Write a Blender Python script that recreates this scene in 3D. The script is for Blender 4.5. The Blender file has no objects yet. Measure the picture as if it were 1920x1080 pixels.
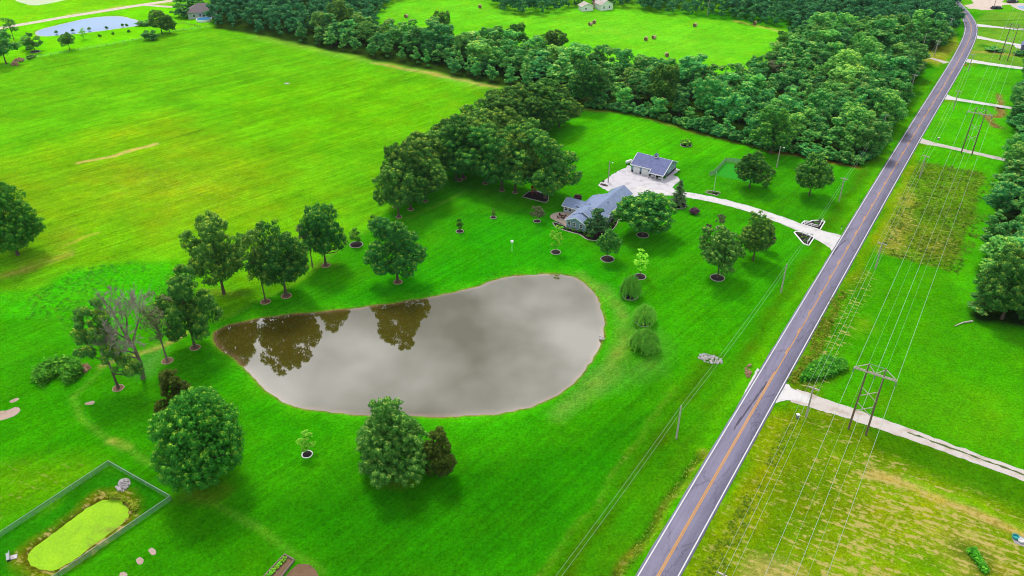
import bpy, bmesh, math, random
import numpy as np
from mathutils import Vector

random.seed(7)
RNG = np.random.default_rng(7)
R = math.radians
sc = bpy.context.scene
col = sc.collection

# ------------------------------------------------------------------ camera
CAM_H = 120.0
PITCH = R(32.6)
FPX = 1480.0                       # focal length in pixels of a 1920 px wide frame
cam_d = bpy.data.cameras.new('camera')
cam_d.sensor_width = 36.0
cam_d.lens = 36.0 * FPX / 1920.0
cam_d.clip_start = 1.0
cam_d.clip_end = 20000.0
cam = bpy.data.objects.new('camera', cam_d)
cam.location = (0, 0, CAM_H)
cam.rotation_euler = (math.pi / 2 - PITCH, 0, 0)
col.objects.link(cam)
sc.camera = cam

# ------------------------------------------------------------------ light
SUN_EL, SUN_AZ = 57.0, -22.0        # azimuth measured from +Y (far side) towards +X
world = bpy.data.worlds.new('World')
sc.world = world
world.use_nodes = True
wn, wl = world.node_tree.nodes, world.node_tree.links
wn.clear()
w_out = wn.new('ShaderNodeOutputWorld')
w_bg = wn.new('ShaderNodeBackground')
w_bg.inputs['Strength'].default_value = 0.105
w_sky = wn.new('ShaderNodeTexSky')
w_sky.sky_type = 'NISHITA'
w_sky.sun_disc = False
w_sky.sun_elevation = R(SUN_EL)
w_sky.sun_rotation = R(SUN_AZ)
w_sky.altitude = 300
w_sky.dust_density = 1.5
w_tc = wn.new('ShaderNodeTexCoord')
w_sep = wn.new('ShaderNodeSeparateXYZ')
wl.new(w_tc.outputs['Generated'], w_sep.inputs[0])
w_z = wn.new('ShaderNodeMath'); w_z.operation = 'MAXIMUM'; w_z.inputs[1].default_value = 0.06
wl.new(w_sep.outputs['Z'], w_z.inputs[0])
w_dx = wn.new('ShaderNodeMath'); w_dx.operation = 'DIVIDE'
w_dy = wn.new('ShaderNodeMath'); w_dy.operation = 'DIVIDE'
wl.new(w_sep.outputs['X'], w_dx.inputs[0]); wl.new(w_z.outputs[0], w_dx.inputs[1])
wl.new(w_sep.outputs['Y'], w_dy.inputs[0]); wl.new(w_z.outputs[0], w_dy.inputs[1])
w_cmb = wn.new('ShaderNodeCombineXYZ')
wl.new(w_dx.outputs[0], w_cmb.inputs[0]); wl.new(w_dy.outputs[0], w_cmb.inputs[1])
w_noise = wn.new('ShaderNodeTexNoise')
w_noise.inputs['Scale'].default_value = 2.1
w_noise.inputs['Detail'].default_value = 5.0
w_noise.inputs['Roughness'].default_value = 0.5
wl.new(w_cmb.outputs[0], w_noise.inputs['Vector'])
w_ramp = wn.new('ShaderNodeValToRGB')      # cloud layer: grey undersides to white tops
e = w_ramp.color_ramp.elements
e[0].position = 0.42; e[0].color = (3.4, 3.65, 3.8, 1)
e[1].position = 0.60; e[1].color = (12.8, 12.9, 12.8, 1)
wl.new(w_noise.outputs['Fac'], w_ramp.inputs['Fac'])
w_cov = wn.new('ShaderNodeMapRange')
w_cov.inputs['From Min'].default_value = 0.02; w_cov.inputs['From Max'].default_value = 0.50
w_cov.inputs['To Min'].default_value = 0.2; w_cov.inputs['To Max'].default_value = 0.88
wl.new(w_sep.outputs['Z'], w_cov.inputs['Value'])
w_mix = wn.new('ShaderNodeMix'); w_mix.data_type = 'RGBA'
wl.new(w_cov.outputs[0], w_mix.inputs['Factor'])
wl.new(w_sky.outputs['Color'], w_mix.inputs[6])
wl.new(w_ramp.outputs['Color'], w_mix.inputs[7])
wl.new(w_mix.outputs[2], w_bg.inputs['Color'])
wl.new(w_bg.outputs[0], w_out.inputs['Surface'])

sun_d = bpy.data.lights.new('sun', 'SUN')
sun_d.energy = 2.0
sun_d.angle = R(13)
sun_d.color = (1.0, 0.95, 0.86)
sun = bpy.data.objects.new('sun', sun_d)
_sd = Vector((math.sin(R(SUN_AZ)) * math.cos(R(SUN_EL)), math.cos(R(SUN_AZ)) * math.cos(R(SUN_EL)), math.sin(R(SUN_EL))))
sun.rotation_euler = _sd.to_track_quat('Z', 'Y').to_euler()
sun.location = (0, 200, 200)
col.objects.link(sun)

sc.view_settings.view_transform = 'Standard'
sc.view_settings.look = 'None'
sc.view_settings.gamma = 1.0
sc.view_settings.use_curve_mapping = False
sc.view_settings.exposure = 0.5
sc.cycles.use_denoising = True
sc.cycles.filter_width = 1.0
sc.cycles.max_bounces = 6
sc.cycles.diffuse_bounces = 4
sc.cycles.glossy_bounces = 2
sc.cycles.transmission_bounces = 3
sc.cycles.transparent_max_bounces = 8

# ------------------------------------------------------------------ helpers
CP, SP = math.cos(PITCH), math.sin(PITCH)
def G(x, y, z=0.0):
    """photograph pixel -> point of the place at height z"""
    X = (x - 960) / FPX; Y = -(y - 540) / FPX
    d = (X, CP + Y * SP, -SP + Y * CP)
    t = -(CAM_H - z) / d[2]
    return (d[0] * t, d[1] * t)
def PXM(x, y, z=0.0):
    """metres per photograph pixel, seen square on, at that point"""
    gx, gy = G(x, y, z)
    return (gy * CP + (CAM_H - z) * SP) / FPX
def height_of(base, topy):
    g = G(*base); lo, hi = 0.0, 80.0
    for _ in range(40):
        m = (lo + hi) / 2
        fw = g[1] * CP - (m - CAM_H) * SP; up = g[1] * SP + (m - CAM_H) * CP
        if 540 - FPX * up / fw > topy: lo = m
        else: hi = m
    return lo
def GL(pts, z=0.0): return [G(x, y, z) for x, y in pts]
def lin(c): 
    c = c / 255.0
    return c / 12.92 if c <= 0.04045 else ((c + 0.055) / 1.055) ** 2.4
KEXP = 1.55
def D(r, g, b): return (lin(r) / KEXP, lin(g) / KEXP, lin(b) / KEXP)

def tag(o, label=None, cat=None, group=None, kind=None):
    if label: o['label'] = label
    if cat: o['category'] = cat
    if group: o['group'] = group
    if kind: o['kind'] = kind
    return o
def empty(name, loc=(0, 0, 0), rz=0.0, scale=None):
    o = bpy.data.objects.new(name, None)
    o.empty_display_size = 0.5
    o.location = loc; o.rotation_euler = (0, 0, rz)
    if scale: o.scale = scale
    col.objects.link(o)
    return o
def link(name, me, parent=None):
    o = bpy.data.objects.new(name, me)
    col.objects.link(o)
    if parent: o.parent = parent
    return o
def np_mesh(name, V, F, mat=None, smooth=False):
    V = np.asarray(V, dtype=np.float32); F = np.asarray(F, dtype=np.int32)
    me = bpy.data.meshes.new(name)
    n, k = F.shape
    me.vertices.add(len(V)); me.vertices.foreach_set('co', V.ravel())
    me.loops.add(n * k); me.loops.foreach_set('vertex_index', F.ravel())
    me.polygons.add(n)
    me.polygons.foreach_set('loop_start', np.arange(0, n * k, k, dtype=np.int32))
    if smooth: me.polygons.foreach_set('use_smooth', np.ones(n, dtype=bool))
    me.update(calc_edges=True)
    if mat: me.materials.append(mat)
    return me

class MB:
    """collects shapes that belong to ONE part"""
    def __init__(s): s.v = []; s.f = []
    def add(s, vs, fs):
        b = len(s.v); s.v += [tuple(p) for p in vs]; s.f += [tuple(b + i for i in f) for f in fs]; return s
    def box(s, x0, y0, z0, x1, y1, z1):
        return s.add([(x0,y0,z0),(x1,y0,z0),(x1,y1,z0),(x0,y1,z0),(x0,y0,z1),(x1,y0,z1),(x1,y1,z1),(x0,y1,z1)],
                     [(0,3,2,1),(4,5,6,7),(0,1,5,4),(1,2,6,5),(2,3,7,6),(3,0,4,7)])
    def bar(s, p0, p1, w, h):
        p0, p1 = Vector(p0), Vector(p1); d = (p1 - p0).normalized()
        up = Vector((0,0,1)) if abs(d.z) < 0.95 else Vector((1,0,0))
        a = d.cross(up).normalized() * (w/2); b = a.normalized().cross(d) * (h/2)
        vs = [p0-a-b, p0+a-b, p0+a+b, p0-a+b, p1-a-b, p1+a-b, p1+a+b, p1-a+b]
        return s.add(vs, [(0,3,2,1),(4,5,6,7),(0,1,5,4),(1,2,6,5),(2,3,7,6),(3,0,4,7)])
    def tube(s, pts, rad, n=7, cap=True):
        pts = [Vector(p) for p in pts]
        if not hasattr(rad, '__len__'): rad = [rad] * len(pts)
        vs, fs = [], []
        for i, p in enumerate(pts):
            d = (pts[min(i+1, len(pts)-1)] - pts[max(i-1, 0)]).normalized()
            up = Vector((0,0,1)) if abs(d.z) < 0.9 else Vector((1,0,0))
            a = d.cross(up).normalized(); b = a.cross(d)
            for k in range(n):
                t = 2*math.pi*k/n; vs.append(p + (a*math.cos(t) + b*math.sin(t))*rad[i])
        for i in range(len(pts)-1):
            for k in range(n):
                k2 = (k+1) % n
                fs.append((i*n+k, i*n+k2, (i+1)*n+k2, (i+1)*n+k))
        if cap:
            fs.append(tuple(range(n))[::-1]); fs.append(tuple((len(pts)-1)*n + k for k in range(n)))
        return s.add(vs, fs)
    def lathe(s, prof, n=16, c=(0,0,0)):
        vs, fs = [], []
        for r, z in prof:
            for k in range(n):
                t = 2*math.pi*k/n; vs.append((c[0]+r*math.cos(t), c[1]+r*math.sin(t), c[2]+z))
        for i in range(len(prof)-1):
            for k in range(n):
                k2 = (k+1) % n; fs.append((i*n+k, i*n+k2, (i+1)*n+k2, (i+1)*n+k))
        fs.append(tuple(range(n))[::-1]); fs.append(tuple((len(prof)-1)*n+k for k in range(n)))
        return s.add(vs, fs)
    def poly(s, pts, z0, z1):
        n = len(pts)
        vs = [(x, y, z0) for x, y in pts] + [(x, y, z1) for x, y in pts]
        return s.add(vs, [tuple(range(n))[::-1], tuple(range(n, 2*n))] + [(i, (i+1) % n, n+(i+1) % n, n+i) for i in range(n)])
    def slab(s, a, b, c, d, t):
        """thick quad, thickness t downwards"""
        vs = [Vector(q) for q in (a, b, c, d)]; lo = [q - Vector((0,0,t)) for q in vs]
        return s.add(vs + lo, [(0,1,2,3),(7,6,5,4),(0,4,5,1),(1,5,6,2),(2,6,7,3),(3,7,4,0)])
    def mesh(s, name, mat, smooth=False):
        me = bpy.data.meshes.new(name)
        me.from_pydata(s.v, [], s.f)
        bm = bmesh.new(); bm.from_mesh(me)
        bmesh.ops.recalc_face_normals(bm, faces=bm.faces[:])
        bm.to_mesh(me); bm.free()
        if smooth:
            me.polygons.foreach_set('use_smooth', [True]*len(me.polygons))
        me.materials.append(mat)
        return me
    def build(s, name, mat, parent=None, smooth=False):
        return link(name, s.mesh(name, mat, smooth), parent)

def copy_tree(o, parent=None):
    c = o.copy(); col.objects.link(c); c.parent = parent
    for k in ('label', 'group', 'category', 'kind'):
        if k in c and parent is None: del c[k]
    for ch in o.children: copy_tree(ch, c)
    return c

def smooth_poly(pts, it=2):
    p = np.array(pts, float)
    for _ in range(it):
        q = np.roll(p, -1, 0)
        p = np.stack([p*.75+q*.25, p*.25+q*.75], 1).reshape(-1, 2)
    return [tuple(x) for x in p]
def smooth_line(pts, it=2):
    p = np.array(pts, float)
    for _ in range(it):
        q = np.stack([p[:-1]*.75+p[1:]*.25, p[:-1]*.25+p[1:]*.75], 1).reshape(-1, 2)
        p = np.vstack([p[:1], q, p[-1:]])
    return p
def sheet_mesh(name, pts, z, mat, jitter=0.0, seed=1):
    if jitter:
        rr = np.random.default_rng(seed)
        p = np.array(pts, float); out = []
        n = len(p)
        for i in range(n):
            a, b = p[i], p[(i+1) % n]; L = np.hypot(*(b-a)); m = max(1, int(L/0.8))
            for k in range(m):
                out.append(tuple(a + (b-a)*k/m + rr.normal(0, jitter, 2)))
        pts = out
    bm = bmesh.new()
    vs = [bm.verts.new((x, y, z)) for x, y in pts]
    f = bm.faces.new(vs)
    bmesh.ops.triangulate(bm, faces=[f])
    bmesh.ops.recalc_face_normals(bm, faces=bm.faces[:])
    if sum(f.normal.z for f in bm.faces) < 0: bmesh.ops.reverse_faces(bm, faces=bm.faces[:])
    me = bpy.data.meshes.new(name); bm.to_mesh(me); bm.free()
    me.materials.append(mat)
    return me
def sheet(name, pts, z, mat, parent=None, jitter=0.0, seed=1, kind='structure'):
    o = link(name, sheet_mesh(name, pts, z, mat, jitter, seed), parent)
    if parent is None and kind: o['kind'] = kind
    return o
def ribbon(line, w, off=0.0):
    """outline of a strip along a line; w may be a list"""
    p = np.array(line, float); n = len(p)
    d = np.zeros_like(p); d[1:-1] = p[2:]-p[:-2]; d[0] = p[1]-p[0]; d[-1] = p[-1]-p[-2]
    d /= np.hypot(d[:, 0], d[:, 1])[:, None]; nr = np.stack([d[:, 1], -d[:, 0]], 1)
    w = np.asarray(w if hasattr(w, '__len__') else [w]*n, float)[:, None]
    return p + nr*(off - w/2), p + nr*(off + w/2)
def strip_mesh(name, line, w, z, mat, off=0.0, rag=0.0, thick=0.0, seed=3):
    a, b = ribbon(line, w, off)
    if rag:
        rr = np.random.default_rng(seed)
        a = a + rr.normal(0, rag, a.shape); b = b + rr.normal(0, rag, b.shape)
    n = len(a)
    V = np.vstack([np.c_[a, np.full(n, z)], np.c_[b, np.full(n, z)]])
    F = [(i, n+i, n+i+1, i+1) for i in range(n-1)]
    if thick:
        V = np.vstack([V, V - [0, 0, thick]]); m = 2*n
        F += [(i, i+1, m+i+1, m+i) for i in range(n-1)] + [(n+i+1, n+i, m+n+i, m+n+i+1) for i in range(n-1)]
    return np_mesh(name, V, F, mat)
def dense(line, step):
    p = np.array(line, float); out = [p[0]]
    for i in range(len(p)-1):
        L = np.hypot(*(p[i+1]-p[i])); m = max(1, int(math.ceil(L/step)))
        for k in range(1, m+1): out.append(p[i] + (p[i+1]-p[i])*k/m)
    return np.array(out)

# ------------------------------------------------------------------ materials
def new_mat(name):
    m = bpy.data.materials.new(name); m.use_nodes = True
    return m, m.node_tree.nodes, m.node_tree.links, m.node_tree.nodes['Principled BSDF']
def plain(name, c, rough=0.8, var=0.0, scale=1.0, spec=0.2, metal=0.0, bump=0.0, detail=4.0):
    m, n, l, b = new_mat(name)
    b.inputs['Roughness'].default_value = rough
    b.inputs['Specular IOR Level'].default_value = spec
    b.inputs['Metallic'].default_value = metal
    if var or bump:
        tc = n.new('ShaderNodeNewGeometry')
        no = n.new('ShaderNodeTexNoise'); no.inputs['Scale'].default_value = scale; no.inputs['Detail'].default_value = detail
        l.new(tc.outputs['Position'], no.inputs['Vector'])
        mr = n.new('ShaderNodeMapRange'); mr.inputs['From Min'].default_value = .25; mr.inputs['From Max'].default_value = .75
        mr.inputs['To Min'].default_value = 1-var; mr.inputs['To Max'].default_value = 1+var
        l.new(no.outputs['Fac'], mr.inputs['Value'])
        vm = n.new('ShaderNodeVectorMath'); vm.operation = 'SCALE'; vm.inputs[0].default_value = c
        l.new(mr.outputs[0], vm.inputs['Scale'])
        l.new(vm.outputs[0], b.inputs['Base Color'])
        if bump:
            bp = n.new('ShaderNodeBump'); bp.inputs['Strength'].default_value = bump; bp.inputs['Distance'].default_value = .1
            l.new(no.outputs['Fac'], bp.inputs['Height']); l.new(bp.outputs[0], b.inputs['Normal'])
    else:
        b.inputs['Base Color'].default_value = (*c, 1)
    return m

def ground_material():
    m, n, l, b = new_mat('grassland')
    b.inputs['Roughness'].default_value = 0.95
    b.inputs['Specular IOR Level'].default_value = 0.0
    geo = n.new('ShaderNodeNewGeometry')
    ca = n.new('ShaderNodeAttribute'); ca.attribute_name = 'col'
    ma = n.new('ShaderNodeAttribute'); ma.attribute_name = 'msk'
    sp = n.new('ShaderNodeSeparateColor'); l.new(ma.outputs['Color'], sp.inputs[0])
    def noise(scale, detail=3, rough=.6, vec=None, dist=0):
        t = n.new('ShaderNodeTexNoise'); t.inputs['Scale'].default_value = scale
        t.inputs['Detail'].default_value = detail; t.inputs['Roughness'].default_value = rough
        t.inputs['Distortion'].default_value = dist
        l.new(vec or geo.outputs['Position'], t.inputs['Vector']); return t.outputs['Fac']
    def rng(x, a, bb, c, d):
        t = n.new('ShaderNodeMapRange')
        for k, v in zip(('From Min', 'From Max', 'To Min', 'To Max'), (a, bb, c, d)): t.inputs[k].default_value = v
        l.new(x, t.inputs['Value']); return t.outputs[0]
    def mth(op, a, bb):
        t = n.new('ShaderNodeMath'); t.operation = op
        for i, q in enumerate((a, bb)):
            if isinstance(q, (int, float)): t.inputs[i].default_value = q
            else: l.new(q, t.inputs[i])
        return t.outputs[0]
    def mapped(rot, sx, sy):
        mp = n.new('ShaderNodeMapping'); mp.vector_type = 'TEXTURE'
        mp.inputs['Rotation'].default_value = (0, 0, R(rot)); mp.inputs['Scale'].default_value = (sx, sy, 1)
        l.new(geo.outputs['Position'], mp.inputs['Vector']); return mp.outputs[0]
    # fine blades, tussocks, broad patches
    fine = mth('MULTIPLY', rng(noise(1.4, 5, .75), .3, .7, .62, 1.38), rng(noise(3.2, 4, .75), .3, .7, .68, 1.32))
    mid = rng(noise(.33, 4, .65), .3, .7, .84, 1.16)
    broad = rng(noise(.05, 4, .6), .3, .7, .82, 1.18)
    # mower passes: bands along 48 deg
    vs = mapped(48, 30, 1.0)
    wob = noise(.9, 2, .5, mapped(48, 40, 3.0))
    wave = n.new('ShaderNodeTexWave'); wave.wave_type = 'BANDS'; wave.bands_direction = 'Y'
    wave.inputs['Scale'].default_value = .14; wave.inputs['Distortion'].default_value = 1.2
    wave.inputs['Detail'].default_value = 1.0; wave.inputs['Detail Scale'].default_value = .6
    l.new(vs, wave.inputs['Vector'])
    wob2 = noise(1.0, 3, .6, mapped(48, 30, .75))
    strp = mth('ADD', mth('MULTIPLY', wave.outputs['Fac'], .06), mth('ADD', mth('MULTIPLY', wob, .44), mth('MULTIPLY', wob2, .44)))
    strp = rng(strp, .3, .7, .76, 1.24)
    strp = mth('ADD', 1.0, mth('MULTIPLY', mth('SUBTRACT', strp, 1.0), sp.outputs[0]))
    # drilled / raked rows of the hay field: streaks along 44 deg
    st = noise(1.0, 3, .6, mapped(44, 26, 1.1))
    st2 = noise(1.0, 2, .6, mapped(44, 60, 4.0))
    strk = rng(mth('ADD', mth('MULTIPLY', st, .6), mth('MULTIPLY', st2, .4)), .33, .67, .68, 1.3)
    strk = mth('ADD', 1.0, mth('MULTIPLY', mth('SUBTRACT', strk, 1.0), sp.outputs[1]))
    # rough vegetation: strong tussock contrast
    rg = noise(.9, 5, .75)
    rgh = rng(rg, .32, .68, .45, 1.5)
    rgh = mth('ADD', 1.0, mth('MULTIPLY', mth('SUBTRACT', rgh, 1.0), ma.outputs['Alpha']))
    tot = mth('MULTIPLY', mth('MULTIPLY', fine, mid), mth('MULTIPLY', broad, mth('MULTIPLY', strp, mth('MULTIPLY', strk, rgh))))
    v1 = n.new('ShaderNodeVectorMath'); v1.operation = 'SCALE'
    l.new(ca.outputs['Color'], v1.inputs[0]); l.new(tot, v1.inputs['Scale'])
    # yellowing: broad hue drift
    hue = n.new('ShaderNodeMix'); hue.data_type = 'RGBA'; hue.blend_type = 'MULTIPLY'
    l.new(rng(noise(.09, 4, .65), .45, .75, 0, .55), hue.inputs['Factor'])
    l.new(v1.outputs[0], hue.inputs[6]); hue.inputs[7].default_value = (1.8, .97, .8, 1)
    # dry straw showing through, streaked with the cut
    dn = mth('ADD', mth('MULTIPLY', noise(1.0, 2, .5, mapped(-27, 5, .8)), .55), mth('MULTIPLY', noise(.9, 2, .55), .45))
    dn = mth('ADD', mth('MULTIPLY', dn, 1.7), -.35)
    thr = mth('SUBTRACT', mth('ADD', dn, mth('MULTIPLY', sp.outputs[2], .52)), .66)
    dry = mth('MULTIPLY', rng(thr, -.03, .12, 0, .85), rng(sp.outputs[2], .02, .16, 0, 1))
    dmx = n.new('ShaderNodeMix'); dmx.data_type = 'RGBA'
    l.new(dry, dmx.inputs['Factor']); l.new(hue.outputs[2], dmx.inputs[6])
    straw = n.new('ShaderNodeMix'); straw.data_type = 'RGBA'
    l.new(noise(.5, 4, .7), straw.inputs['Factor'])
    straw.inputs[6].default_value = (*D(176, 172, 66), 1); straw.inputs[7].default_value = (*D(222, 194, 136), 1)
    l.new(straw.outputs[2], dmx.inputs[7])
    l.new(dmx.outputs[2], b.inputs['Base Color'])
    bp = n.new('ShaderNodeBump'); bp.inputs['Strength'].default_value = .7; bp.inputs['Distance'].default_value = .35
    l.new(mth('ADD', mth('MULTIPLY', noise(1.3, 5, .7), .4), mth('MULTIPLY', mth('MULTIPLY', rg, ma.outputs['Alpha']), 2.0)), bp.inputs['Height'])
    l.new(bp.outputs[0], b.inputs['Normal'])
    return m

LS = 3.1
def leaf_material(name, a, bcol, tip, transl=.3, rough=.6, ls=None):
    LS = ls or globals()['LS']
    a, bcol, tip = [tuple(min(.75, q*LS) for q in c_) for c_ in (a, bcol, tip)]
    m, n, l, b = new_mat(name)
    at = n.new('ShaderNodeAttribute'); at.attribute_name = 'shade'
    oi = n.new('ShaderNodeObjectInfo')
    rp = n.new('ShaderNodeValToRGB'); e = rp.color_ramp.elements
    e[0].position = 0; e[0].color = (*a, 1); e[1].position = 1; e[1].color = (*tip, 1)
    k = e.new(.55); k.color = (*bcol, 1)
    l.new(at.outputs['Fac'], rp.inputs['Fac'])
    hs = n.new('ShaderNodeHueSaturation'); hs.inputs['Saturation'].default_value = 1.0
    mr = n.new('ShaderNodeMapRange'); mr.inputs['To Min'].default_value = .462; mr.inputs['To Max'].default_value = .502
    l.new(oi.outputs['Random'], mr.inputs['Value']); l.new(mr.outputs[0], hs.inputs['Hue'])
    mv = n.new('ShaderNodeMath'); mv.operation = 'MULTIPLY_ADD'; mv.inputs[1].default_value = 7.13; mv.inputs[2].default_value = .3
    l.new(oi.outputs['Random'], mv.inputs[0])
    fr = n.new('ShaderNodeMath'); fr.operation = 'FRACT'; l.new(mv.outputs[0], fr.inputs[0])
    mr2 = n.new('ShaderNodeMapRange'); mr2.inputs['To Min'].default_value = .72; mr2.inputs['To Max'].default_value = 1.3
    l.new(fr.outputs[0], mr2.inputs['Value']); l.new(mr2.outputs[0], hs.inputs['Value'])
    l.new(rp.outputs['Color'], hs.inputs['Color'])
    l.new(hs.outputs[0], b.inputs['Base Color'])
    b.inputs['Roughness'].default_value = rough; b.inputs['Specular IOR Level'].default_value = .08
    tr = n.new('ShaderNodeBsdfTranslucent'); l.new(hs.outputs[0], tr.inputs['Color'])
    mx = n.new('ShaderNodeMixShader'); mx.inputs[0].default_value = transl
    l.new(b.outputs[0], mx.inputs[1]); l.new(tr.outputs[0], mx.inputs[2])
    l.new(mx.outputs[0], n['Material Output'].inputs['Surface'])
    return m

def water_material(name, deep, shallow, ior, rough=.03, bump=.02):
    m, n, l, b = new_mat(name)
    at = n.new('ShaderNodeAttribute'); at.attribute_name = 'shade'
    mx = n.new('ShaderNodeMix'); mx.data_type = 'RGBA'
    l.new(at.outputs['Fac'], mx.inputs['Factor'])
    mx.inputs[6].default_value = (*deep, 1); mx.inputs[7].default_value = (*shallow, 1)
    l.new(mx.outputs[2], b.inputs['Base Color'])
    b.inputs['Roughness'].default_value = rough; b.inputs['IOR'].default_value = ior
    b.inputs['Specular IOR Level'].default_value = .5
    geo = n.new('ShaderNodeNewGeometry')
    no = n.new('ShaderNodeTexNoise'); no.inputs['Scale'].default_value = 1.1; no.inputs['Detail'].default_value = 3
    l.new(geo.outputs['Position'], no.inputs['Vector'])
    bp = n.new('ShaderNodeBump'); bp.inputs['Strength'].default_value = bump; bp.inputs['Distance'].default_value = .05
    l.new(no.outputs['Fac'], bp.inputs['Height']); l.new(bp.outputs[0], b.inputs['Normal'])
    return m

def gravel_material(name, c, dark):
    m, n, l, b = new_mat(name)
    geo = n.new('ShaderNodeNewGeometry')
    no = n.new('ShaderNodeTexNoise'); no.inputs['Scale'].default_value = 3.5; no.inputs['Detail'].default_value = 5; no.inputs['Roughness'].default_value = .75
    n2 = n.new('ShaderNodeTexNoise'); n2.inputs['Scale'].default_value = .35; n2.inputs['Detail'].default_value = 4
    l.new(geo.outputs['Position'], no.inputs['Vector']); l.new(geo.outputs['Position'], n2.inputs['Vector'])
    mr = n.new('ShaderNodeMapRange'); mr.inputs['From Min'].default_value = .5; mr.inputs['From Max'].default_value = .72
    mr.inputs['To Max'].default_value = .8
    l.new(n2.outputs['Fac'], mr.inputs['Value'])
    mx = n.new('ShaderNodeMix'); mx.data_type = 'RGBA'; l.new(mr.outputs[0], mx.inputs['Factor'])
    mx.inputs[6].default_value = (*c, 1); mx.inputs[7].default_value = (*dark, 1)
    m2 = n.new('ShaderNodeMapRange'); m2.inputs['From Min'].default_value = .3; m2.inputs['From Max'].default_value = .7
    m2.inputs['To Min'].default_value = .82; m2.inputs['To Max'].default_value = 1.1
    l.new(no.outputs['Fac'], m2.inputs['Value'])
    v = n.new('ShaderNodeVectorMath'); v.operation = 'SCALE'; l.new(mx.outputs[2], v.inputs[0]); l.new(m2.outputs[0], v.inputs['Scale'])
    l.new(v.outputs[0], b.inputs['Base Color']); b.inputs['Roughness'].default_value = .95; b.inputs['Specular IOR Level'].default_value = .1
    bp = n.new('ShaderNodeBump'); bp.inputs['Strength'].default_value = .4; bp.inputs['Distance'].default_value = .06
    l.new(no.outputs['Fac'], bp.inputs['Height']); l.new(bp.outputs[0], b.inputs['Normal'])
    return m

def asphalt_material():
    m, n, l, b = new_mat('asphalt')
    geo = n.new('ShaderNodeNewGeometry')
    mp = n.new('ShaderNodeMapping'); mp.vector_type = 'TEXTURE'; mp.inputs['Rotation'].default_value = (0, 0, R(57.1)); mp.inputs['Scale'].default_value = (30, 1.2, 1)
    l.new(geo.outputs['Position'], mp.inputs['Vector'])
    def noi(s, d, vec):
        t = n.new('ShaderNodeTexNoise'); t.inputs['Scale'].default_value = s; t.inputs['Detail'].default_value = d; t.inputs['Roughness'].default_value = .7
        l.new(vec, t.inputs['Vector']); return t.outputs['Fac']
    def rng(x, a, bb, c, d):
        t = n.new('ShaderNodeMapRange')
        for k, v in zip(('From Min', 'From Max', 'To Min', 'To Max'), (a, bb, c, d)): t.inputs[k].default_value = v
        l.new(x, t.inputs['Value']); return t.outputs[0]
    a = rng(noi(1, 3, mp.outputs[0]), .3, .7, .84, 1.14)
    c = rng(noi(2.5, 5, geo.outputs['Position']), .3, .7, .88, 1.12)
    d = rng(noi(.12, 3, geo.outputs['Position']), .3, .7, .92, 1.1)
    mm = n.new('ShaderNodeMath'); mm.operation = 'MULTIPLY'; l.new(a, mm.inputs[0]); l.new(c, mm.inputs[1])
    m3 = n.new('ShaderNodeMath'); m3.operation = 'MULTIPLY'; l.new(mm.outputs[0], m3.inputs[0]); l.new(d, m3.inputs[1])
    # sealed cracks
    vo = n.new('ShaderNodeTexVoronoi'); vo.feature = 'DISTANCE_TO_EDGE'; vo.inputs['Scale'].default_value = .16
    mp2 = n.new('ShaderNodeMapping'); mp2.vector_type = 'TEXTURE'; mp2.inputs['Rotation'].default_value = (0, 0, R(57.1)); mp2.inputs['Scale'].default_value = (3, .9, 1)
    l.new(geo.outputs['Position'], mp2.inputs['Vector'])
    wn_ = n.new('ShaderNodeTexNoise'); wn_.inputs['Scale'].default_value = 1.2; wn_.inputs['Detail'].default_value = 3
    l.new(geo.outputs['Position'], wn_.inputs['Vector'])
    va = n.new('ShaderNodeVectorMath'); va.operation = 'ADD'; l.new(mp2.outputs[0], va.inputs[0]); l.new(wn_.outputs['Color'], va.inputs[1])
    l.new(va.outputs[0], vo.inputs['Vector'])
    cr = rng(vo.outputs['Distance'], .004, .016, .72, 1)
    m4 = n.new('ShaderNodeMath'); m4.operation = 'MULTIPLY'; l.new(m3.outputs[0], m4.inputs[0]); l.new(cr, m4.inputs[1])
    v = n.new('ShaderNodeVectorMath'); v.operation = 'SCALE'; v.inputs[0].default_value = D(143, 138, 164); l.new(m4.outputs[0], v.inputs['Scale'])
    l.new(v.outputs[0], b.inputs['Base Color']); b.inputs['Roughness'].default_value = .85; b.inputs['Specular IOR Level'].default_value = .2
    return m

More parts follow.
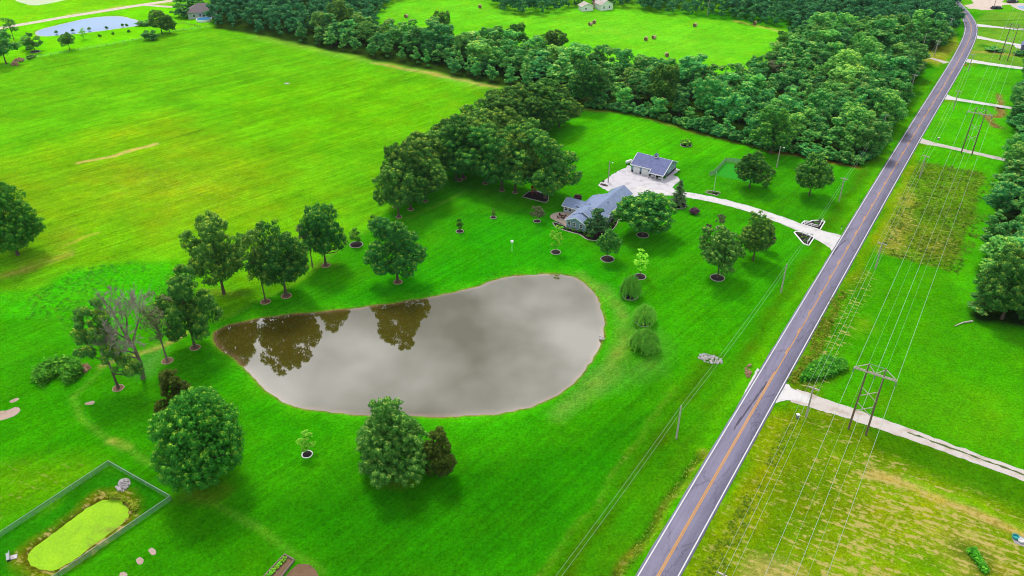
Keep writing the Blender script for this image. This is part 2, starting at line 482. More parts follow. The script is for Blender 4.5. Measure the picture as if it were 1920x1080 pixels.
def shingle_material(name, c, rot):
    m, n, l, b = new_mat(name)
    tc = n.new('ShaderNodeTexCoord')
    br = n.new('ShaderNodeTexBrick'); br.inputs['Scale'].default_value = 1.0
    br.inputs['Brick Width'].default_value = .9; br.inputs['Row Height'].default_value = .28; br.inputs['Mortar Size'].default_value = .012
    br.inputs['Color1'].default_value = (*c, 1); br.inputs['Color2'].default_value = (c[0]*.82, c[1]*.82, c[2]*.84, 1)
    br.inputs['Mortar'].default_value = (c[0]*.6, c[1]*.6, c[2]*.62, 1)
    mp = n.new('ShaderNodeMapping'); mp.inputs['Rotation'].default_value = (0, 0, rot)
    l.new(tc.outputs['Object'], mp.inputs['Vector']); l.new(mp.outputs[0], br.inputs['Vector'])
    no = n.new('ShaderNodeTexNoise'); no.inputs['Scale'].default_value = .8; no.inputs['Detail'].default_value = 5; no.inputs['Roughness'].default_value = .7
    l.new(tc.outputs['Object'], no.inputs['Vector'])
    mr = n.new('ShaderNodeMapRange'); mr.inputs['From Min'].default_value = .3; mr.inputs['From Max'].default_value = .7; mr.inputs['To Min'].default_value = .85; mr.inputs['To Max'].default_value = 1.15
    l.new(no.outputs['Fac'], mr.inputs['Value'])
    v = n.new('ShaderNodeVectorMath'); v.operation = 'SCALE'; l.new(br.outputs['Color'], v.inputs[0]); l.new(mr.outputs[0], v.inputs['Scale'])
    l.new(v.outputs[0], b.inputs['Base Color']); b.inputs['Roughness'].default_value = .9; b.inputs['Specular IOR Level'].default_value = .15
    return m

def siding_material(name, c):
    m, n, l, b = new_mat(name)
    tc = n.new('ShaderNodeTexCoord'); sp = n.new('ShaderNodeSeparateXYZ'); l.new(tc.outputs['Object'], sp.inputs[0])
    mu = n.new('ShaderNodeMath'); mu.operation = 'MULTIPLY'; mu.inputs[1].default_value = 5.5; l.new(sp.outputs['Z'], mu.inputs[0])
    fr = n.new('ShaderNodeMath'); fr.operation = 'FRACT'; l.new(mu.outputs[0], fr.inputs[0])
    bp = n.new('ShaderNodeBump'); bp.inputs['Strength'].default_value = .6; bp.inputs['Distance'].default_value = .03
    l.new(fr.outputs[0], bp.inputs['Height']); l.new(bp.outputs[0], b.inputs['Normal'])
    b.inputs['Base Color'].default_value = (*c, 1); b.inputs['Roughness'].default_value = .7; b.inputs['Specular IOR Level'].default_value = .3
    return m

def mesh_fence_material(name, c, alpha):
    m, n, l, b = new_mat(name)
    b.inputs['Base Color'].default_value = (*c, 1); b.inputs['Roughness'].default_value = .5; b.inputs['Alpha'].default_value = alpha
    return m

M = {}
M['ground'] = ground_material()
M['asphalt'] = asphalt_material()
M['white_line'] = plain('road_white', D(236, 236, 240), .7, .08, 2)
M['yellow_line'] = plain('road_yellow', D(248, 176, 40), .7, .1, 2)
M['gravel'] = gravel_material('white_gravel', D(240, 236, 238), D(205, 198, 200))
M['gravel_pad'] = gravel_material('yard_gravel', D(232, 228, 236), D(190, 182, 192))
M['lane'] = gravel_material('lane_gravel', D(226, 216, 212), D(190, 170, 150))
M['tan_gravel'] = gravel_material('tan_gravel', D(238, 220, 208), D(215, 190, 170))
M['soil'] = gravel_material('bare_soil', D(140, 112, 88), D(110, 80, 58))
M['pale_soil'] = gravel_material('pale_soil', D(206, 180, 168), D(170, 140, 120))
M['mulch'] = plain('dark_mulch', D(52, 42, 46), .95, .35, 4)
M['edging'] = plain('stone_edging', D(196, 188, 178), .85, .2, 3)
M['ring_stone'] = plain('ring_stone', D(205, 176, 156), .9, .3, 3)
M['white'] = plain('white_paint', (.78, .78, .78), .5, .04, 2)
M['trim'] = plain('white_trim', (.74, .74, .76), .45)
M['bark'] = plain('bark', D(112, 96, 84), .95, .35, 3, bump=.6)
M['bark_pale'] = plain('bark_pale', D(150, 134, 122), .95, .3, 3, bump=.5)
M['deadwood'] = plain('dead_wood', D(140, 126, 112), .9, .25, 4)
M['twig'] = plain('dead_twig', D(176, 164, 152), .9, .2, 4)
M['pole_wood'] = plain('pole_wood', D(208, 198, 186), .9, .15, 3)
M['pole_dark'] = plain('pole_dark_wood', D(142, 120, 104), .9, .25, 3)
M['arm_wood'] = plain('crossarm_wood', D(228, 214, 206), .85, .15, 3)
M['wire'] = plain('wire', D(190, 205, 190), .4)
M['metal'] = plain('galvanised', D(170, 178, 184), .4, metal=.3)
M['rock'] = plain('rock', D(218, 208, 214), .9, .3, 1.5, bump=.5)
M['rock_brown'] = plain('rock_brown', D(186, 148, 118), .9, .35, 1.5, bump=.5)
M['hay'] = plain('hay', D(214, 190, 150), .95, .25, 4, bump=.6)
M['hay_end'] = plain('hay_end', D(150, 116, 88), .95, .25, 5, bump=.6)
M['siding'] = siding_material('blue_siding', D(156, 186, 208))
M['siding_light'] = siding_material('pale_siding', D(206, 212, 220))
M['roof_house'] = shingle_material('roof_house', D(160, 178, 216), 0)
M['roof_barn'] = shingle_material('roof_barn', D(134, 142, 190), 0)
M['roof_brown'] = shingle_material('roof_brown', D(150, 136, 142), 0)
M['glass'] = plain('window_glass', (.02, .025, .03), .08, spec=.6)
M['dark'] = plain('dark_interior', (.03, .03, .035), .7)
M['paver'] = plain('patio_paver', D(214, 192, 176), .85, .1, 2)
M['red'] = plain('red_plastic', D(190, 40, 40), .5)
M['furniture'] = plain('patio_furniture', D(90, 52, 48), .6)
M['blue'] = plain('pool_blue', D(60, 150, 200), .2)
M['car_dark'] = plain('car_dark', D(58, 50, 70), .3, spec=.5)
M['car_white'] = plain('car_white', (.7, .7, .7), .3, spec=.5)
M['tyre'] = plain('tyre', (.02, .02, .02), .8)
M['yellow'] = plain('sign_yellow', D(250, 190, 20), .5)
M['teal'] = plain('teal_plastic', D(70, 190, 190), .5)
M['rust'] = plain('rust_red', D(170, 80, 60), .7)
M['grey_wall'] = plain('grey_wall', D(130, 130, 160), .7)
M['fence_mesh'] = mesh_fence_material('wire_mesh', D(150, 190, 160), .34)
M['fence_mesh_far'] = mesh_fence_material('garden_mesh', D(190, 205, 190), .45)
M['water'] = water_material('pond_water', D(90, 80, 24), D(156, 124, 92), 2.95, .03, .02)
M['water_far'] = water_material('far_water', D(110, 160, 215), D(200, 190, 170), 2.2, .06, .05)
def duckweed_material():
    m, n, l, b = new_mat('duckweed')
    geo = n.new('ShaderNodeNewGeometry')
    def noi(sc_, d):
        t = n.new('ShaderNodeTexNoise'); t.inputs['Scale'].default_value = sc_; t.inputs['Detail'].default_value = d; t.inputs['Roughness'].default_value = .7; l.new(geo.outputs['Position'], t.inputs['Vector']); return t.outputs['Fac']
    r = n.new('ShaderNodeValToRGB'); e = r.color_ramp.elements
    e[0].position = .36; e[0].color = (*D(176, 232, 40), 1); e[1].position = .70; e[1].color = (*D(150, 160, 66), 1); k = e.new(.55); k.color = (*D(158, 216, 40), 1)
    l.new(noi(.16, 5), r.inputs['Fac'])
    mr = n.new('ShaderNodeMapRange'); mr.inputs['From Min'].default_value = .3; mr.inputs['From Max'].default_value = .7; mr.inputs['To Min'].default_value = .8; mr.inputs['To Max'].default_value = 1.12
    l.new(noi(2.2, 5), mr.inputs['Value'])
    v = n.new('ShaderNodeVectorMath'); v.operation = 'SCALE'; l.new(r.outputs[0], v.inputs[0]); l.new(mr.outputs[0], v.inputs['Scale'])
    l.new(v.outputs[0], b.inputs['Base Color']); b.inputs['Roughness'].default_value = .8; b.inputs['Specular IOR Level'].default_value = .1
    return m
M['duckweed'] = duckweed_material()

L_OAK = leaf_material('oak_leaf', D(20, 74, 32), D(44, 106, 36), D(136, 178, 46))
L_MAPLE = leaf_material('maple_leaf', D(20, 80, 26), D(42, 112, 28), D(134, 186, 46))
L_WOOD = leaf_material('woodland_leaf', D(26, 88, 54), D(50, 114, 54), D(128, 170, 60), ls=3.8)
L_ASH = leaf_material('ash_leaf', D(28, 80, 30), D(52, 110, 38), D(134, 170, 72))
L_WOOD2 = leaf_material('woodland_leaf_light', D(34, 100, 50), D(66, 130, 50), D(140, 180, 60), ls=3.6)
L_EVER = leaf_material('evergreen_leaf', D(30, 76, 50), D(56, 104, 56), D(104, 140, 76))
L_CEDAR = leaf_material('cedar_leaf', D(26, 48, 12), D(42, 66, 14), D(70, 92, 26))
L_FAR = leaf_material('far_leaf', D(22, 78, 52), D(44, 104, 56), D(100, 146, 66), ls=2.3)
L_SPRUCE = leaf_material('spruce_leaf', D(44, 78, 52), D(72, 100, 62), D(110, 130, 90))
L_LIGHT = leaf_material('light_leaf', D(58, 150, 30), D(90, 185, 40), D(160, 220, 80))
L_PURPLE = leaf_material('purple_leaf', D(44, 28, 44), D(70, 44, 60), D(110, 70, 80))
L_WILLOW = leaf_material('willow_leaf', D(38, 112, 30), D(62, 148, 40), D(128, 200, 64))
L_DULL = leaf_material('dull_leaf', D(92, 100, 72), D(112, 120, 84), D(150, 150, 120), ls=1.5)
L_WEED = leaf_material('weed_leaf', D(56, 150, 6), D(84, 186, 8), D(150, 205, 40), ls=1.5)
L_BRUSH = leaf_material('brush_leaf', D(24, 96, 20), D(44, 130, 24), D(96, 170, 40), ls=2.2)
L_SCRUB = leaf_material('scrub_leaf', D(64, 112, 10), D(104, 146, 18), D(170, 176, 70), ls=1.5)

# ------------------------------------------------------------------ ground
def wobble(p, a=.3):
    return [(x+a*(math.sin(x*1.3+y*.7)+math.sin(y*2.1-x*.5)*.7+math.sin(x*3.1+y*2.7)*.5)*.5, y+a*(math.cos(y*1.1+x*.4)+math.sin(x*2.3+y)*.7+math.cos(x*2.9-y*3.3)*.5)*.5) for x, y in p]
POND = smooth_poly(GL([(399,634),(402,622),(425,611),(470,600),(540,590),(600,585),(650,580),(720,572),(770,564),(815,556),(860,546),(890,540),
    (925,525),(960,518),(1000,515),(1040,514),(1075,519),(1100,533),(1118,555),(1128,580),(1133,605),(1132,630),(1120,658),(1100,690),(1080,715),
    (1050,738),(1020,754),(990,765),(960,772),(900,779),(850,781),(800,781),(750,779),(690,778),(630,774),(575,769),(545,761),(515,746),(490,723),(465,696),(440,673),(415,656),(403,646)], -.45), 2)
FARPOND = smooth_poly(GL([(66,60),(70,66),(80,68.5),(120,66),(160,61.5),(190,58),(212,55),(240,51),(260,48.5),(267,41.5),(250,36),(230,31),(210,30),(180,32),(150,37),(120,44),(95,50),(75,55)], -.3), 1)
def zA(u, v): return (u/4.909, 860 + v/4.909)
DUCK_PX = [zA(*q) for q in [(240,930),(250,870),(300,830),(400,750),(500,680),(600,600),(700,530),(800,455),(880,405),(950,375),(1040,365),(1110,372),(1160,425),(1195,470),(1190,530),(1130,600),(1040,670),(940,740),(860,800),(790,850),(700,930),(590,990),(500,1030),(420,1040),(340,1020),(270,970)]]
DUCK = smooth_poly(GL(DUCK_PX, -.5), 2)
POND = wobble(POND, .35); FARPOND = wobble(FARPOND, .5)
DUCK = [(x+random.gauss(0, .13), y+random.gauss(0, .13)) for x, y in DUCK]

def axis(segs):
    out = []
    for a, b, s in segs:
        out.append(np.arange(a, b, s))
    return np.concatenate(out)
far_p = 420 + np.cumsum(np.geomspace(4, 900, 26))
xs = np.concatenate([-far_p[::-1], axis([(-420,-170,1.7),(-170,170,.85),(170,420,1.7)]), far_p])
ys = np.concatenate([-(np.cumsum(np.geomspace(10, 900, 16)))[::-1] + 60, axis([(60,190,.7),(190,310,1.0),(310,640,1.8)]), 640 + np.cumsum(np.geomspace(4, 900, 26))])
GX, GY = np.meshgrid(xs, ys)
PXY = np.stack([GX.ravel(), GY.ravel()], 1)

def seg_dist(P, pts, closed=False):
    pts = np.array(pts, float); d2 = np.full(len(P), 1e18)
    n = len(pts)
    for i in range(n if closed else n-1):
        a, b = pts[i], pts[(i+1) % n]; ab = b-a
        t = np.clip(((P-a) @ ab)/max(ab @ ab, 1e-9), 0, 1)
        q = P - (a + t[:, None]*ab)
        d2 = np.minimum(d2, q[:, 0]**2 + q[:, 1]**2)
    return np.sqrt(d2)
def inside(P, pts):
    pts = np.array(pts, float); r = np.zeros(len(P), bool); n = len(pts); j = n-1
    x, y = P[:, 0], P[:, 1]
    for i in range(n):
        xi, yi = pts[i]; xj, yj = pts[j]
        c = ((yi > y) != (yj > y)) & (x < (xj-xi)*(y-yi)/((yj-yi) if yj != yi else 1e-9) + xi)
        r ^= c; j = i
    return r
def near(P, pts, pad):
    p = np.array(pts); lo = p.min(0)-pad; hi = p.max(0)+pad
    return np.where((P[:, 0] > lo[0]) & (P[:, 0] < hi[0]) & (P[:, 1] > lo[1]) & (P[:, 1] < hi[1]))[0]
def sdf(P, pts):
    d = seg_dist(P, pts, True); return np.where(inside(P, pts), -d, d)

def vnoise(P, scale, seed=0):
    rr = np.random.default_rng(seed); T = rr.random((64, 64))
    x = P[:, 0]/scale; y = P[:, 1]/scale
    ix = np.floor(x).astype(int); iy = np.floor(y).astype(int); fx = x-ix; fy = y-iy
    fx = fx*fx*(3-2*fx); fy = fy*fy*(3-2*fy)
    g = lambda a, b: T[a % 64, b % 64]
    return (g(ix,iy)*(1-fx)+g(ix+1,iy)*fx)*(1-fy) + (g(ix,iy+1)*(1-fx)+g(ix+1,iy+1)*fx)*fy
def fbm(P, scale, seed=0): return .55*vnoise(P, scale, seed)+.3*vnoise(P, scale/2.1, seed+1)+.15*vnoise(P, scale/4.3, seed+2)

NV = len(PXY)
Z = np.zeros(NV)
COL = np.tile(np.array(D(58, 164, 4)), (NV, 1))
MSK = np.zeros((NV, 4)); MSK[:, 0] = 1.0
WARP = np.stack([fbm(PXY, 9, 11)-.5, fbm(PXY, 9, 21)-.5], 1)*2

def paint(pts, c, feather=2.0, amt=1.0, stripe=None, rows=None, dry=None, rough=None, line=False, width=1.0, warp=2.0, px=True, noise=0.0, nscale=8, seed=5):
    w = GL(pts) if px else pts
    idx = near(PXY, w, feather+width+4)
    if not len(idx): return
    P = PXY[idx] + WARP[idx]*warp
    d = (seg_dist(P, w) - width/2) if line else sdf(P, w)
    a = np.clip(.5 - d/max(feather, .01), 0, 1)*amt
    if noise: a = np.clip(a*(1 + noise*(fbm(PXY[idx], nscale, seed)-.5)*2), 0, 1)
    if c is not None:
        COL[idx] = COL[idx]*(1-a[:, None]) + np.array(c)*a[:, None]
    for k, v in enumerate((stripe, rows, dry, rough)):
        if v is not None: MSK[idx, k] = MSK[idx, k]*(1-a) + v*a

# far country
paint([(-900,-60),(2800,-60),(2800,20),(-900,20)], D(104, 196, 30), 20, 1, stripe=.2, rows=.3)
FIELD = [(-700,330),(0,128),(60,110),(200,85),(330,58),(400,50),(490,65),(640,98),(800,130),(950,166),(985,180),(905,230),(800,320),(750,385),(690,432),(650,450),(600,500),(545,535),(430,592),(360,610),(240,600),(0,560),(-700,800)]
paint(FIELD, D(98, 190, 14), 2, 1, stripe=.15, rows=.85)
paint([(120,300),(330,240),(480,250),(560,330),(580,400),(520,440),(400,430),(300,470),(100,480),(-200,420),(-200,330)], D(122, 178, 16), 40, .7, dry=.05, noise=.8, nscale=25)
paint([(180,330),(330,300),(420,330),(420,400),(330,430),(230,410)], D(132, 178, 26), 25, .6, dry=.08, noise=.7, nscale=14)
paint([(230,232),(300,212),(345,225),(330,250),(200,265),(60,300),(0,310)], D(140, 192, 12), 20, .6, dry=.06, noise=.6, nscale=16)
paint([(380,170),(640,130),(820,170),(800,230),(640,280),(480,250)], D(104, 192, 0), 30, .7)
paint([(0,140),(200,95),(400,62),(600,100),(620,140),(350,170),(0,230)], D(98, 188, 14), 25, .8)
paint([(490,66),(640,99),(800,131),(950,167)], D(132, 196, 70), 9, .8, line=True, width=10, warp=3)
paint([(700,118),(820,140),(930,164)], D(190, 182, 120), 2, .8, line=True, width=2.0, warp=2, dry=.4)
paint([(0,338),(60,325),(150,305),(235,287),(330,258),(420,228),(510,200),(600,176)], D(50, 140, 10), 2, .5, line=True, width=1.2, warp=1)
paint([(150,304),(200,296),(245,283),(290,270)], D(205, 200, 120), 1.5, .9, line=True, width=2.0, warp=2, dry=.55)
paint([(120,460),(150,448),(180,438)], D(190, 200, 90), 1.5, .8, line=True, width=1.0)
# lush weeds at the left
paint([(70,540),(140,505),(230,492),(330,490),(352,520),(345,560),(300,600),(200,640),(150,655),(105,600),(0,600),(-200,640),(-200,560)], D(62, 190, 6), 5, .95, stripe=0, rows=0, rough=.55, noise=.3)
paint([(0,520),(60,500),(120,478)], D(160, 164, 80), 4, .6, line=True, width=3, dry=.25, noise=.8, nscale=4)
paint([(60,490),(110,470),(120,430)], D(140, 166, 50), 6, .4, line=True, width=4, dry=.1)
# lawns
paint([(0,128),(60,110),(200,85),(330,58),(400,50),(395,20),(380,0),(230,-60),(-600,-60),(-600,200)], D(112, 222, 0), 3, 1, stripe=.3, rows=0)
paint([(70,-5),(230,-20),(330,-10),(330,8),(200,22),(120,30),(0,52),(-100,60),(-200,20)], D(120, 216, 8), 10, .9)
paint([(130,27),(230,12),(320,5)], D(196, 196, 120), 4, .6, line=True, width=3, dry=.4)
HAYF = [(705,32),(735,8),(780,-15),(930,-15),(922,14),(950,27),(1030,27),(1060,15),(1090,14),(1140,14),(1200,18),(1300,30),(1400,43),(1480,54),(1480,95),(1445,118),(1400,142),(1370,165),(1290,158),(1200,140),(1100,127),(960,97),(850,90),(720,72)]
paint(HAYF, D(104, 212, 28), 6, 1, stripe=.1, rows=.45)
paint([(1380,40),(1440,53),(1470,60)], D(190, 200, 100), 3, .7, line=True, width=3, dry=.3)
paint([(740,20),(900,20),(1100,60),(1250,95),(1350,110),(1300,60),(1100,40),(900,10)], D(120, 218, 50), 40, .5, noise=.8, nscale=20)
# woodland floor
for wd in ([(398,52),(490,67),(640,100),(800,132),(940,163),(1070,185),(1100,203),(1190,213),(1290,244),(1400,271),(1500,293),(1610,313),(1640,300),(1665,245),(1700,178),(1745,112),(1790,70),(1800,0),(1800,-20),(1490,-20),(1480,54),(1480,95),(1400,142),(1370,165),(1200,140),(960,97),(720,72),(700,30),(735,-15),(395,-15)],):
    paint(wd, D(44, 78, 22), 4, 1, stripe=0, rows=0, rough=.5)
paint([(1090,204),(1190,214),(1290,245),(1400,272),(1450,286),(1520,296),(1610,314)], D(132, 104, 60), 2, .85, line=True, width=2.2, dry=.1)
paint([(1690,88),(1720,90),(1755,100),(1790,70),(1800,85),(1760,125),(1745,118),(1700,105)], D(150, 176, 40), 5, .9, dry=.2, rough=.3)
paint([(1815,600),(1870,606),(1930,620),(2200,560),(2100,280),(1990,150),(1925,150),(1895,190),(1905,245),(1885,300),(1868,345),(1855,445),(1830,520)], D(34, 66, 22), 3, 1, stripe=0, rough=.5)
# home lawns: slightly different greens
paint([(1070,205),(1180,215),(1300,250),(1420,280),(1380,300),(1290,300),(1180,300),(1080,330),(1060,260)], D(76, 198, 0), 10, .8)
paint([(880,400),(1030,400),(1080,460),(1160,500),(1180,560),(1160,700),(1010,790),(700,800),(640,560),(820,480)], D(40, 168, 4), 12, .8)
paint([(470,960),(640,900),(900,860),(1100,800),(1240,760),(1180,900),(1080,1020),(1000,1100),(600,1100)], D(36, 134, 2), 14, .9)
paint([(400,620),(430,640),(520,760),(700,800),(640,830),(500,860),(470,800),(380,690)], D(42, 160, 2), 8, .6)
paint([(0,700),(140,690),(200,740),(290,830),(330,920),(200,860),(0,980),(-200,1000)], D(50, 156, 0), 14, .8)
paint([(0,880),(160,860),(190,870),(0,990),(-100,990)], D(98, 164, 8), 10, .8, dry=.12, noise=.6)
paint([(330,940),(470,960),(560,1090),(200,1090)], D(46, 140, 2), 8, .85)
paint([(0,1005),(205,870),(322,937),(130,1080),(-100,1080)], D(36, 134, 6), 2, .9, stripe=.3)
paint([(1090,400),(1300,390),(1480,450),(1530,470),(1480,560),(1380,680),(1240,620),(1180,520)], D(56, 168, 2), 12, .6, stripe=1.3)
# bank round the pond, paler worn band
pb = [tuple(p) for p in POND]
paint(pb + [pb[0]], D(70, 186, 12), 4, .7, line=True, width=5, px=False, stripe=.1)
paint([(1085,520),(1140,545),(1165,590),(1165,640),(1150,690),(1110,735),(1040,780)], D(120, 176, 76), 4, .65, line=True, width=3.5, noise=.9, nscale=6)
paint([(1200,620),(1230,650),(1220,690),(1170,705),(1120,720)], D(100, 166, 70), 8, .5, line=True, width=5, noise=.9)
# worn tracks
for ln in ([(660,445),(720,425),(800,395),(870,360)], [(430,592),(500,560),(600,500),(660,446)], [(140,745),(200,690),(280,650),(340,625),(420,592)], [(140,745),(150,780),(200,820),(240,835),(285,870)], [(410,945),(480,985),(530,1030),(600,1075)]):
    paint(ln, D(116, 178, 56), 1.4, .5, line=True, width=1.0, warp=1.0, noise=.7, nscale=5)
paint([(215,822),(240,834)], D(170, 176, 90), 2, .5, line=True, width=1.6, dry=.22, noise=.9, nscale=3)
paint([(200,690),(260,665),(330,640),(345,628)], D(184, 178, 110), 2, .7, line=True, width=1.4, dry=.35)
paint([(250,690),(300,660),(280,700)], D(110, 170, 100), 6, .6)
for cx, cy, rr in ((420,550,6),(380,920,6),(740,895,5),(610,498,3)):
    paint([(cx-rr*4,cy),(cx+rr*4,cy+2)], D(120, 130, 50), 4, .5, line=True, width=rr*.7, noise=.7, nscale=4)
# duckweed pond margin
paint([tuple(p) for p in DUCK], D(128, 140, 30), 3, .8, px=False, dry=.3, rough=.6, line=False)
dl = [tuple(p) for p in DUCK]
paint(dl + [dl[0]], D(120, 134, 26), 3, .8, px=False, line=True, width=3.5, dry=.32, rough=.7, noise=.7, nscale=4)
# road verges
RC = [(1234,1080),(1388.5,810),(1545,540),(1702,270),(1785,135),(1804,100)]
RCW = GL(RC)
d0 = np.array(RCW[1])-np.array(RCW[0]); RCW = [tuple(np.array(RCW[0])-d0*5)] + RCW[:-1]
ROAD = list(RCW) + GL([(1803,103),(1818,72),(1822,52),(1816,36),(1806,22),(1797,12),(1788,2),(1770,-14),(1740,-32),(1690,-55)])
ROAD = smooth_line(ROAD, 3)
SEGS = [(ROAD[i], ROAD[i+1]) for i in range(len(ROAD)-1)]
rn = ribbon(ROAD, 1.0)
def along(off, a, b):
    """line parallel to the road at off metres to its right, between photo rows a (near) and b (far)"""
    l1, r1 = ribbon(ROAD, 0.0, off)
    ya, yb = G(960, a)[1], G(960, b)[1]
    return [tuple(p) for p in l1 if ya-3 <= p[1] <= yb+3]
paint(along(-5.2, 1200, 110), D(84, 176, 4), 3, .8, px=False, line=True, width=3, stripe=.3)
paint(along(-8.6, 1200, 150), D(70, 128, 6), 3, .7, px=False, line=True, width=3.0, stripe=0, rough=.35, noise=.6)
paint(along(-14, 1200, 660), D(64, 116, 4), 4, .75, px=False, line=True, width=5, stripe=.2, rough=.25, noise=.5)
paint(along(-18, 1200, 730), D(110, 150, 40), 1.6, .4, px=False, line=True, width=.8, dry=.18, rough=.5, noise=1.0, nscale=4)
paint(along(5.5, 1200, 90), D(110, 158, 6), 3, .8, px=False, line=True, width=4, stripe=.1, rough=.45, dry=.06, noise=.5)
paint(along(8.5, 720, 520), D(96, 120, 20), 3, .9, px=False, line=True, width=6, stripe=0, rough=.8, dry=.18)
paint(along(9, 460, 310), D(150, 170, 20), 6, .6, px=False, line=True, width=6, rough=.3, dry=.1)
# right-hand fields
paint([(1500,720),(1570,560),(1660,480),(1800,520),(1815,600),(1920,620),(2200,700),(2200,1000),(1920,885),(1700,800)], D(66, 166, 4), 5, .9, stripe=.3)
paint([(1660,760),(1760,740),(1900,760),(1920,830),(1800,800)], D(92, 168, 10), 20, .6)
paint([(1600,600),(1630,590),(1640,620),(1600,630)], D(120, 176, 24), 4, .4, dry=.16, noise=.8, nscale=3)
MEAD = [(1722,303),(1790,312),(1862,328),(1866,345),(1852,380),(1845,415),(1822,470),(1800,516),(1740,500),(1672,480),(1640,470),(1668,425),(1690,370)]
paint(MEAD, D(88, 150, 16), 1.5, 1, stripe=0, rows=0, dry=.10, rough=.65, warp=1.2)
paint([(1700,345),(1690,380),(1665,430),(1650,468),(1680,478),(1700,430),(1715,380)], D(150, 162, 66), 5, .7, dry=.26, rough=.5, noise=.8)
paint([(1720,420),(1780,440),(1790,480),(1720,470)], D(140, 150, 50), 10, .5, dry=.22, noise=.8)
paint([(1862,328),(1866,345),(1852,380),(1845,415),(1822,470),(1800,516),(1812,560)], D(72, 184, 4), 2, 1, line=True, width=6, stripe=0, rough=0, dry=0)
paint([(1735,270),(1880,300),(1860,328),(1722,302),(1715,290)], D(76, 190, 0), 3, .9)
paint([(1690,265),(1760,190),(1900,205),(1890,300),(1720,262)], D(76, 194, 2), 4, .9, stripe=.4)
paint([(1765,180),(1800,122),(1920,132),(1960,210),(1900,200)], D(78, 192, 8), 4, .9, stripe=.4)
paint([(1800,115),(1826,40),(1850,22),(1990,22),(1990,135)], D(110, 176, 52), 4, .9, stripe=.2, rough=.2, noise=.3)
paint([(1828,40),(1920,38),(1990,42)], D(40, 120, 30), 1.5, .8, line=True, width=2, rough=.5)
paint([(1840,85),(1870,92),(1880,97)], D(40, 130, 20), 4, .9, line=True, width=4, rough=.7)
paint([(1824,98),(1850,97),(1900,104)], D(176, 160, 90), 3, .7, line=True, width=3, dry=.35)
GUL = [(1873,178),(1875,190),(1872,197),(1876,203),(1880,212),(1874,218),(1858,218),(1850,216),(1856,224),(1862,230),(1868,236),(1874,238)]
paint(GUL, D(132, 110, 76), 1.5, .95, line=True, width=3.0, rough=.7, dry=.2, warp=2)
paint([(1876,238),(1885,250),(1898,262)], D(60, 130, 10), 2, .6, line=True, width=1.5)
paint([(1810,143),(1850,150),(1895,158)], D(60, 140, 20), 2, .6, line=True, width=1.6, rough=.5)
# stubble at lower right
STUB = [(1470,770),(1500,752),(1560,765),(1620,790),(1780,842),(1920,893),(2300,1020),(2300,1250),(1290,1250),(1320,1060),(1390,920)]
paint(STUB, D(98, 146, 8), 3, 1, stripe=.3, rows=0, dry=.10, rough=.15)
paint([(1610,790),(1780,842),(1920,893),(2300,1020),(2300,1100),(1920,975),(1760,905),(1650,850)], D(58, 128, 4), 3, .9, dry=0)
paint([(1600,865),(1700,895),(1800,930),(1920,985),(2300,1120),(2300,1250),(1500,1250),(1540,1000)], D(124, 164, 18), 14, .9, dry=.30, rough=.15, noise=.35, nscale=12)
paint([(1640,890),(1720,915),(1800,950),(1920,1000),(2000,1040)], D(196, 170, 110), 2.0, .9, line=True, width=2.2, dry=.5, warp=1)
paint([(1700,905),(1800,940),(1920,990)], D(110, 180, 6), 2, .8, line=True, width=2.2, dry=0)
paint([(1760,1000),(1830,1010),(1870,1070),(1800,1080)], D(170, 165, 80), 8, .7, dry=.40, noise=.8)
paint([(1420,1060),(1500,1070),(1560,1120),(1380,1130)], D(196, 176, 120), 6, .8, dry=.5, noise=.6)
paint([(1700,1040),(1740,1045),(1790,1085),(1690,1090)], D(90, 160, 6), 6, .8, dry=0)
paint([(1818,1035),(1832,1045),(1845,1075)], D(56, 110, 6), 3, .8, line=True, width=4, rough=.6, dry=.05)
paint([(1330,1080),(1400,950),(1470,790)], D(132, 160, 14), 6, .8, line=True, width=5, dry=.14, rough=.5, noise=.5)
paint([(1480,700),(1530,690),(1585,690),(1580,705),(1530,720),(1490,725)], D(80, 120, 10), 3, .9, rough=.9)

COL *= np.array([1.10, 1.0, .7])
# relief: pond basins, ditch
def basin(pts, wl, depth, bank, shore):
    idx = near(PXY, pts, 14); d = sdf(PXY[idx], pts)
    z = np.where(d > 0, wl*np.clip(1-d/bank, 0, 1)**1.3, wl - depth*np.clip(-d/6, 0, 1))
    Z[idx] = np.minimum(Z[idx], z)
    a = .8*np.clip(1-np.abs(d-.0)/.7, 0, 1)[:, None]
    COL[idx] = COL[idx]*(1-a)+np.array(shore)*a
    b2 = (d < 0)
    MSK[idx[b2]] = 0
basin(POND, -.45, 1.6, 3.2, D(150, 104, 70))
basin(FARPOND, -.3, 1.2, 3.0, D(150, 120, 86))
basin(DUCK, -.5, 1.0, 1.6, D(60, 50, 20))
def trench(line, depth, w, px=True):
    wln = GL(line) if px else line
    idx = near(PXY, wln, w+2); d = seg_dist(PXY[idx] + WARP[idx]*.7, wln)
    Z[idx] = np.minimum(Z[idx], -depth*np.clip(1-d/w, 0, 1))
DITCH = [(1130,1110),(1160,1070),(1190,1030),(1215,990),(1240,955),(1265,915),(1290,875),(1310,850)]
paint(DITCH, D(30, 92, 8), 1.2, .95, line=True, width=1.2, rough=.7, warp=1)
paint([(x+10, y) for x, y in DITCH], D(150, 156, 40), 1.6, .6, line=True, width=1.4, rough=.9, dry=.25, noise=.8, nscale=4)
trench(DITCH, .7, 1.8); trench(GUL, .8, 2.2)

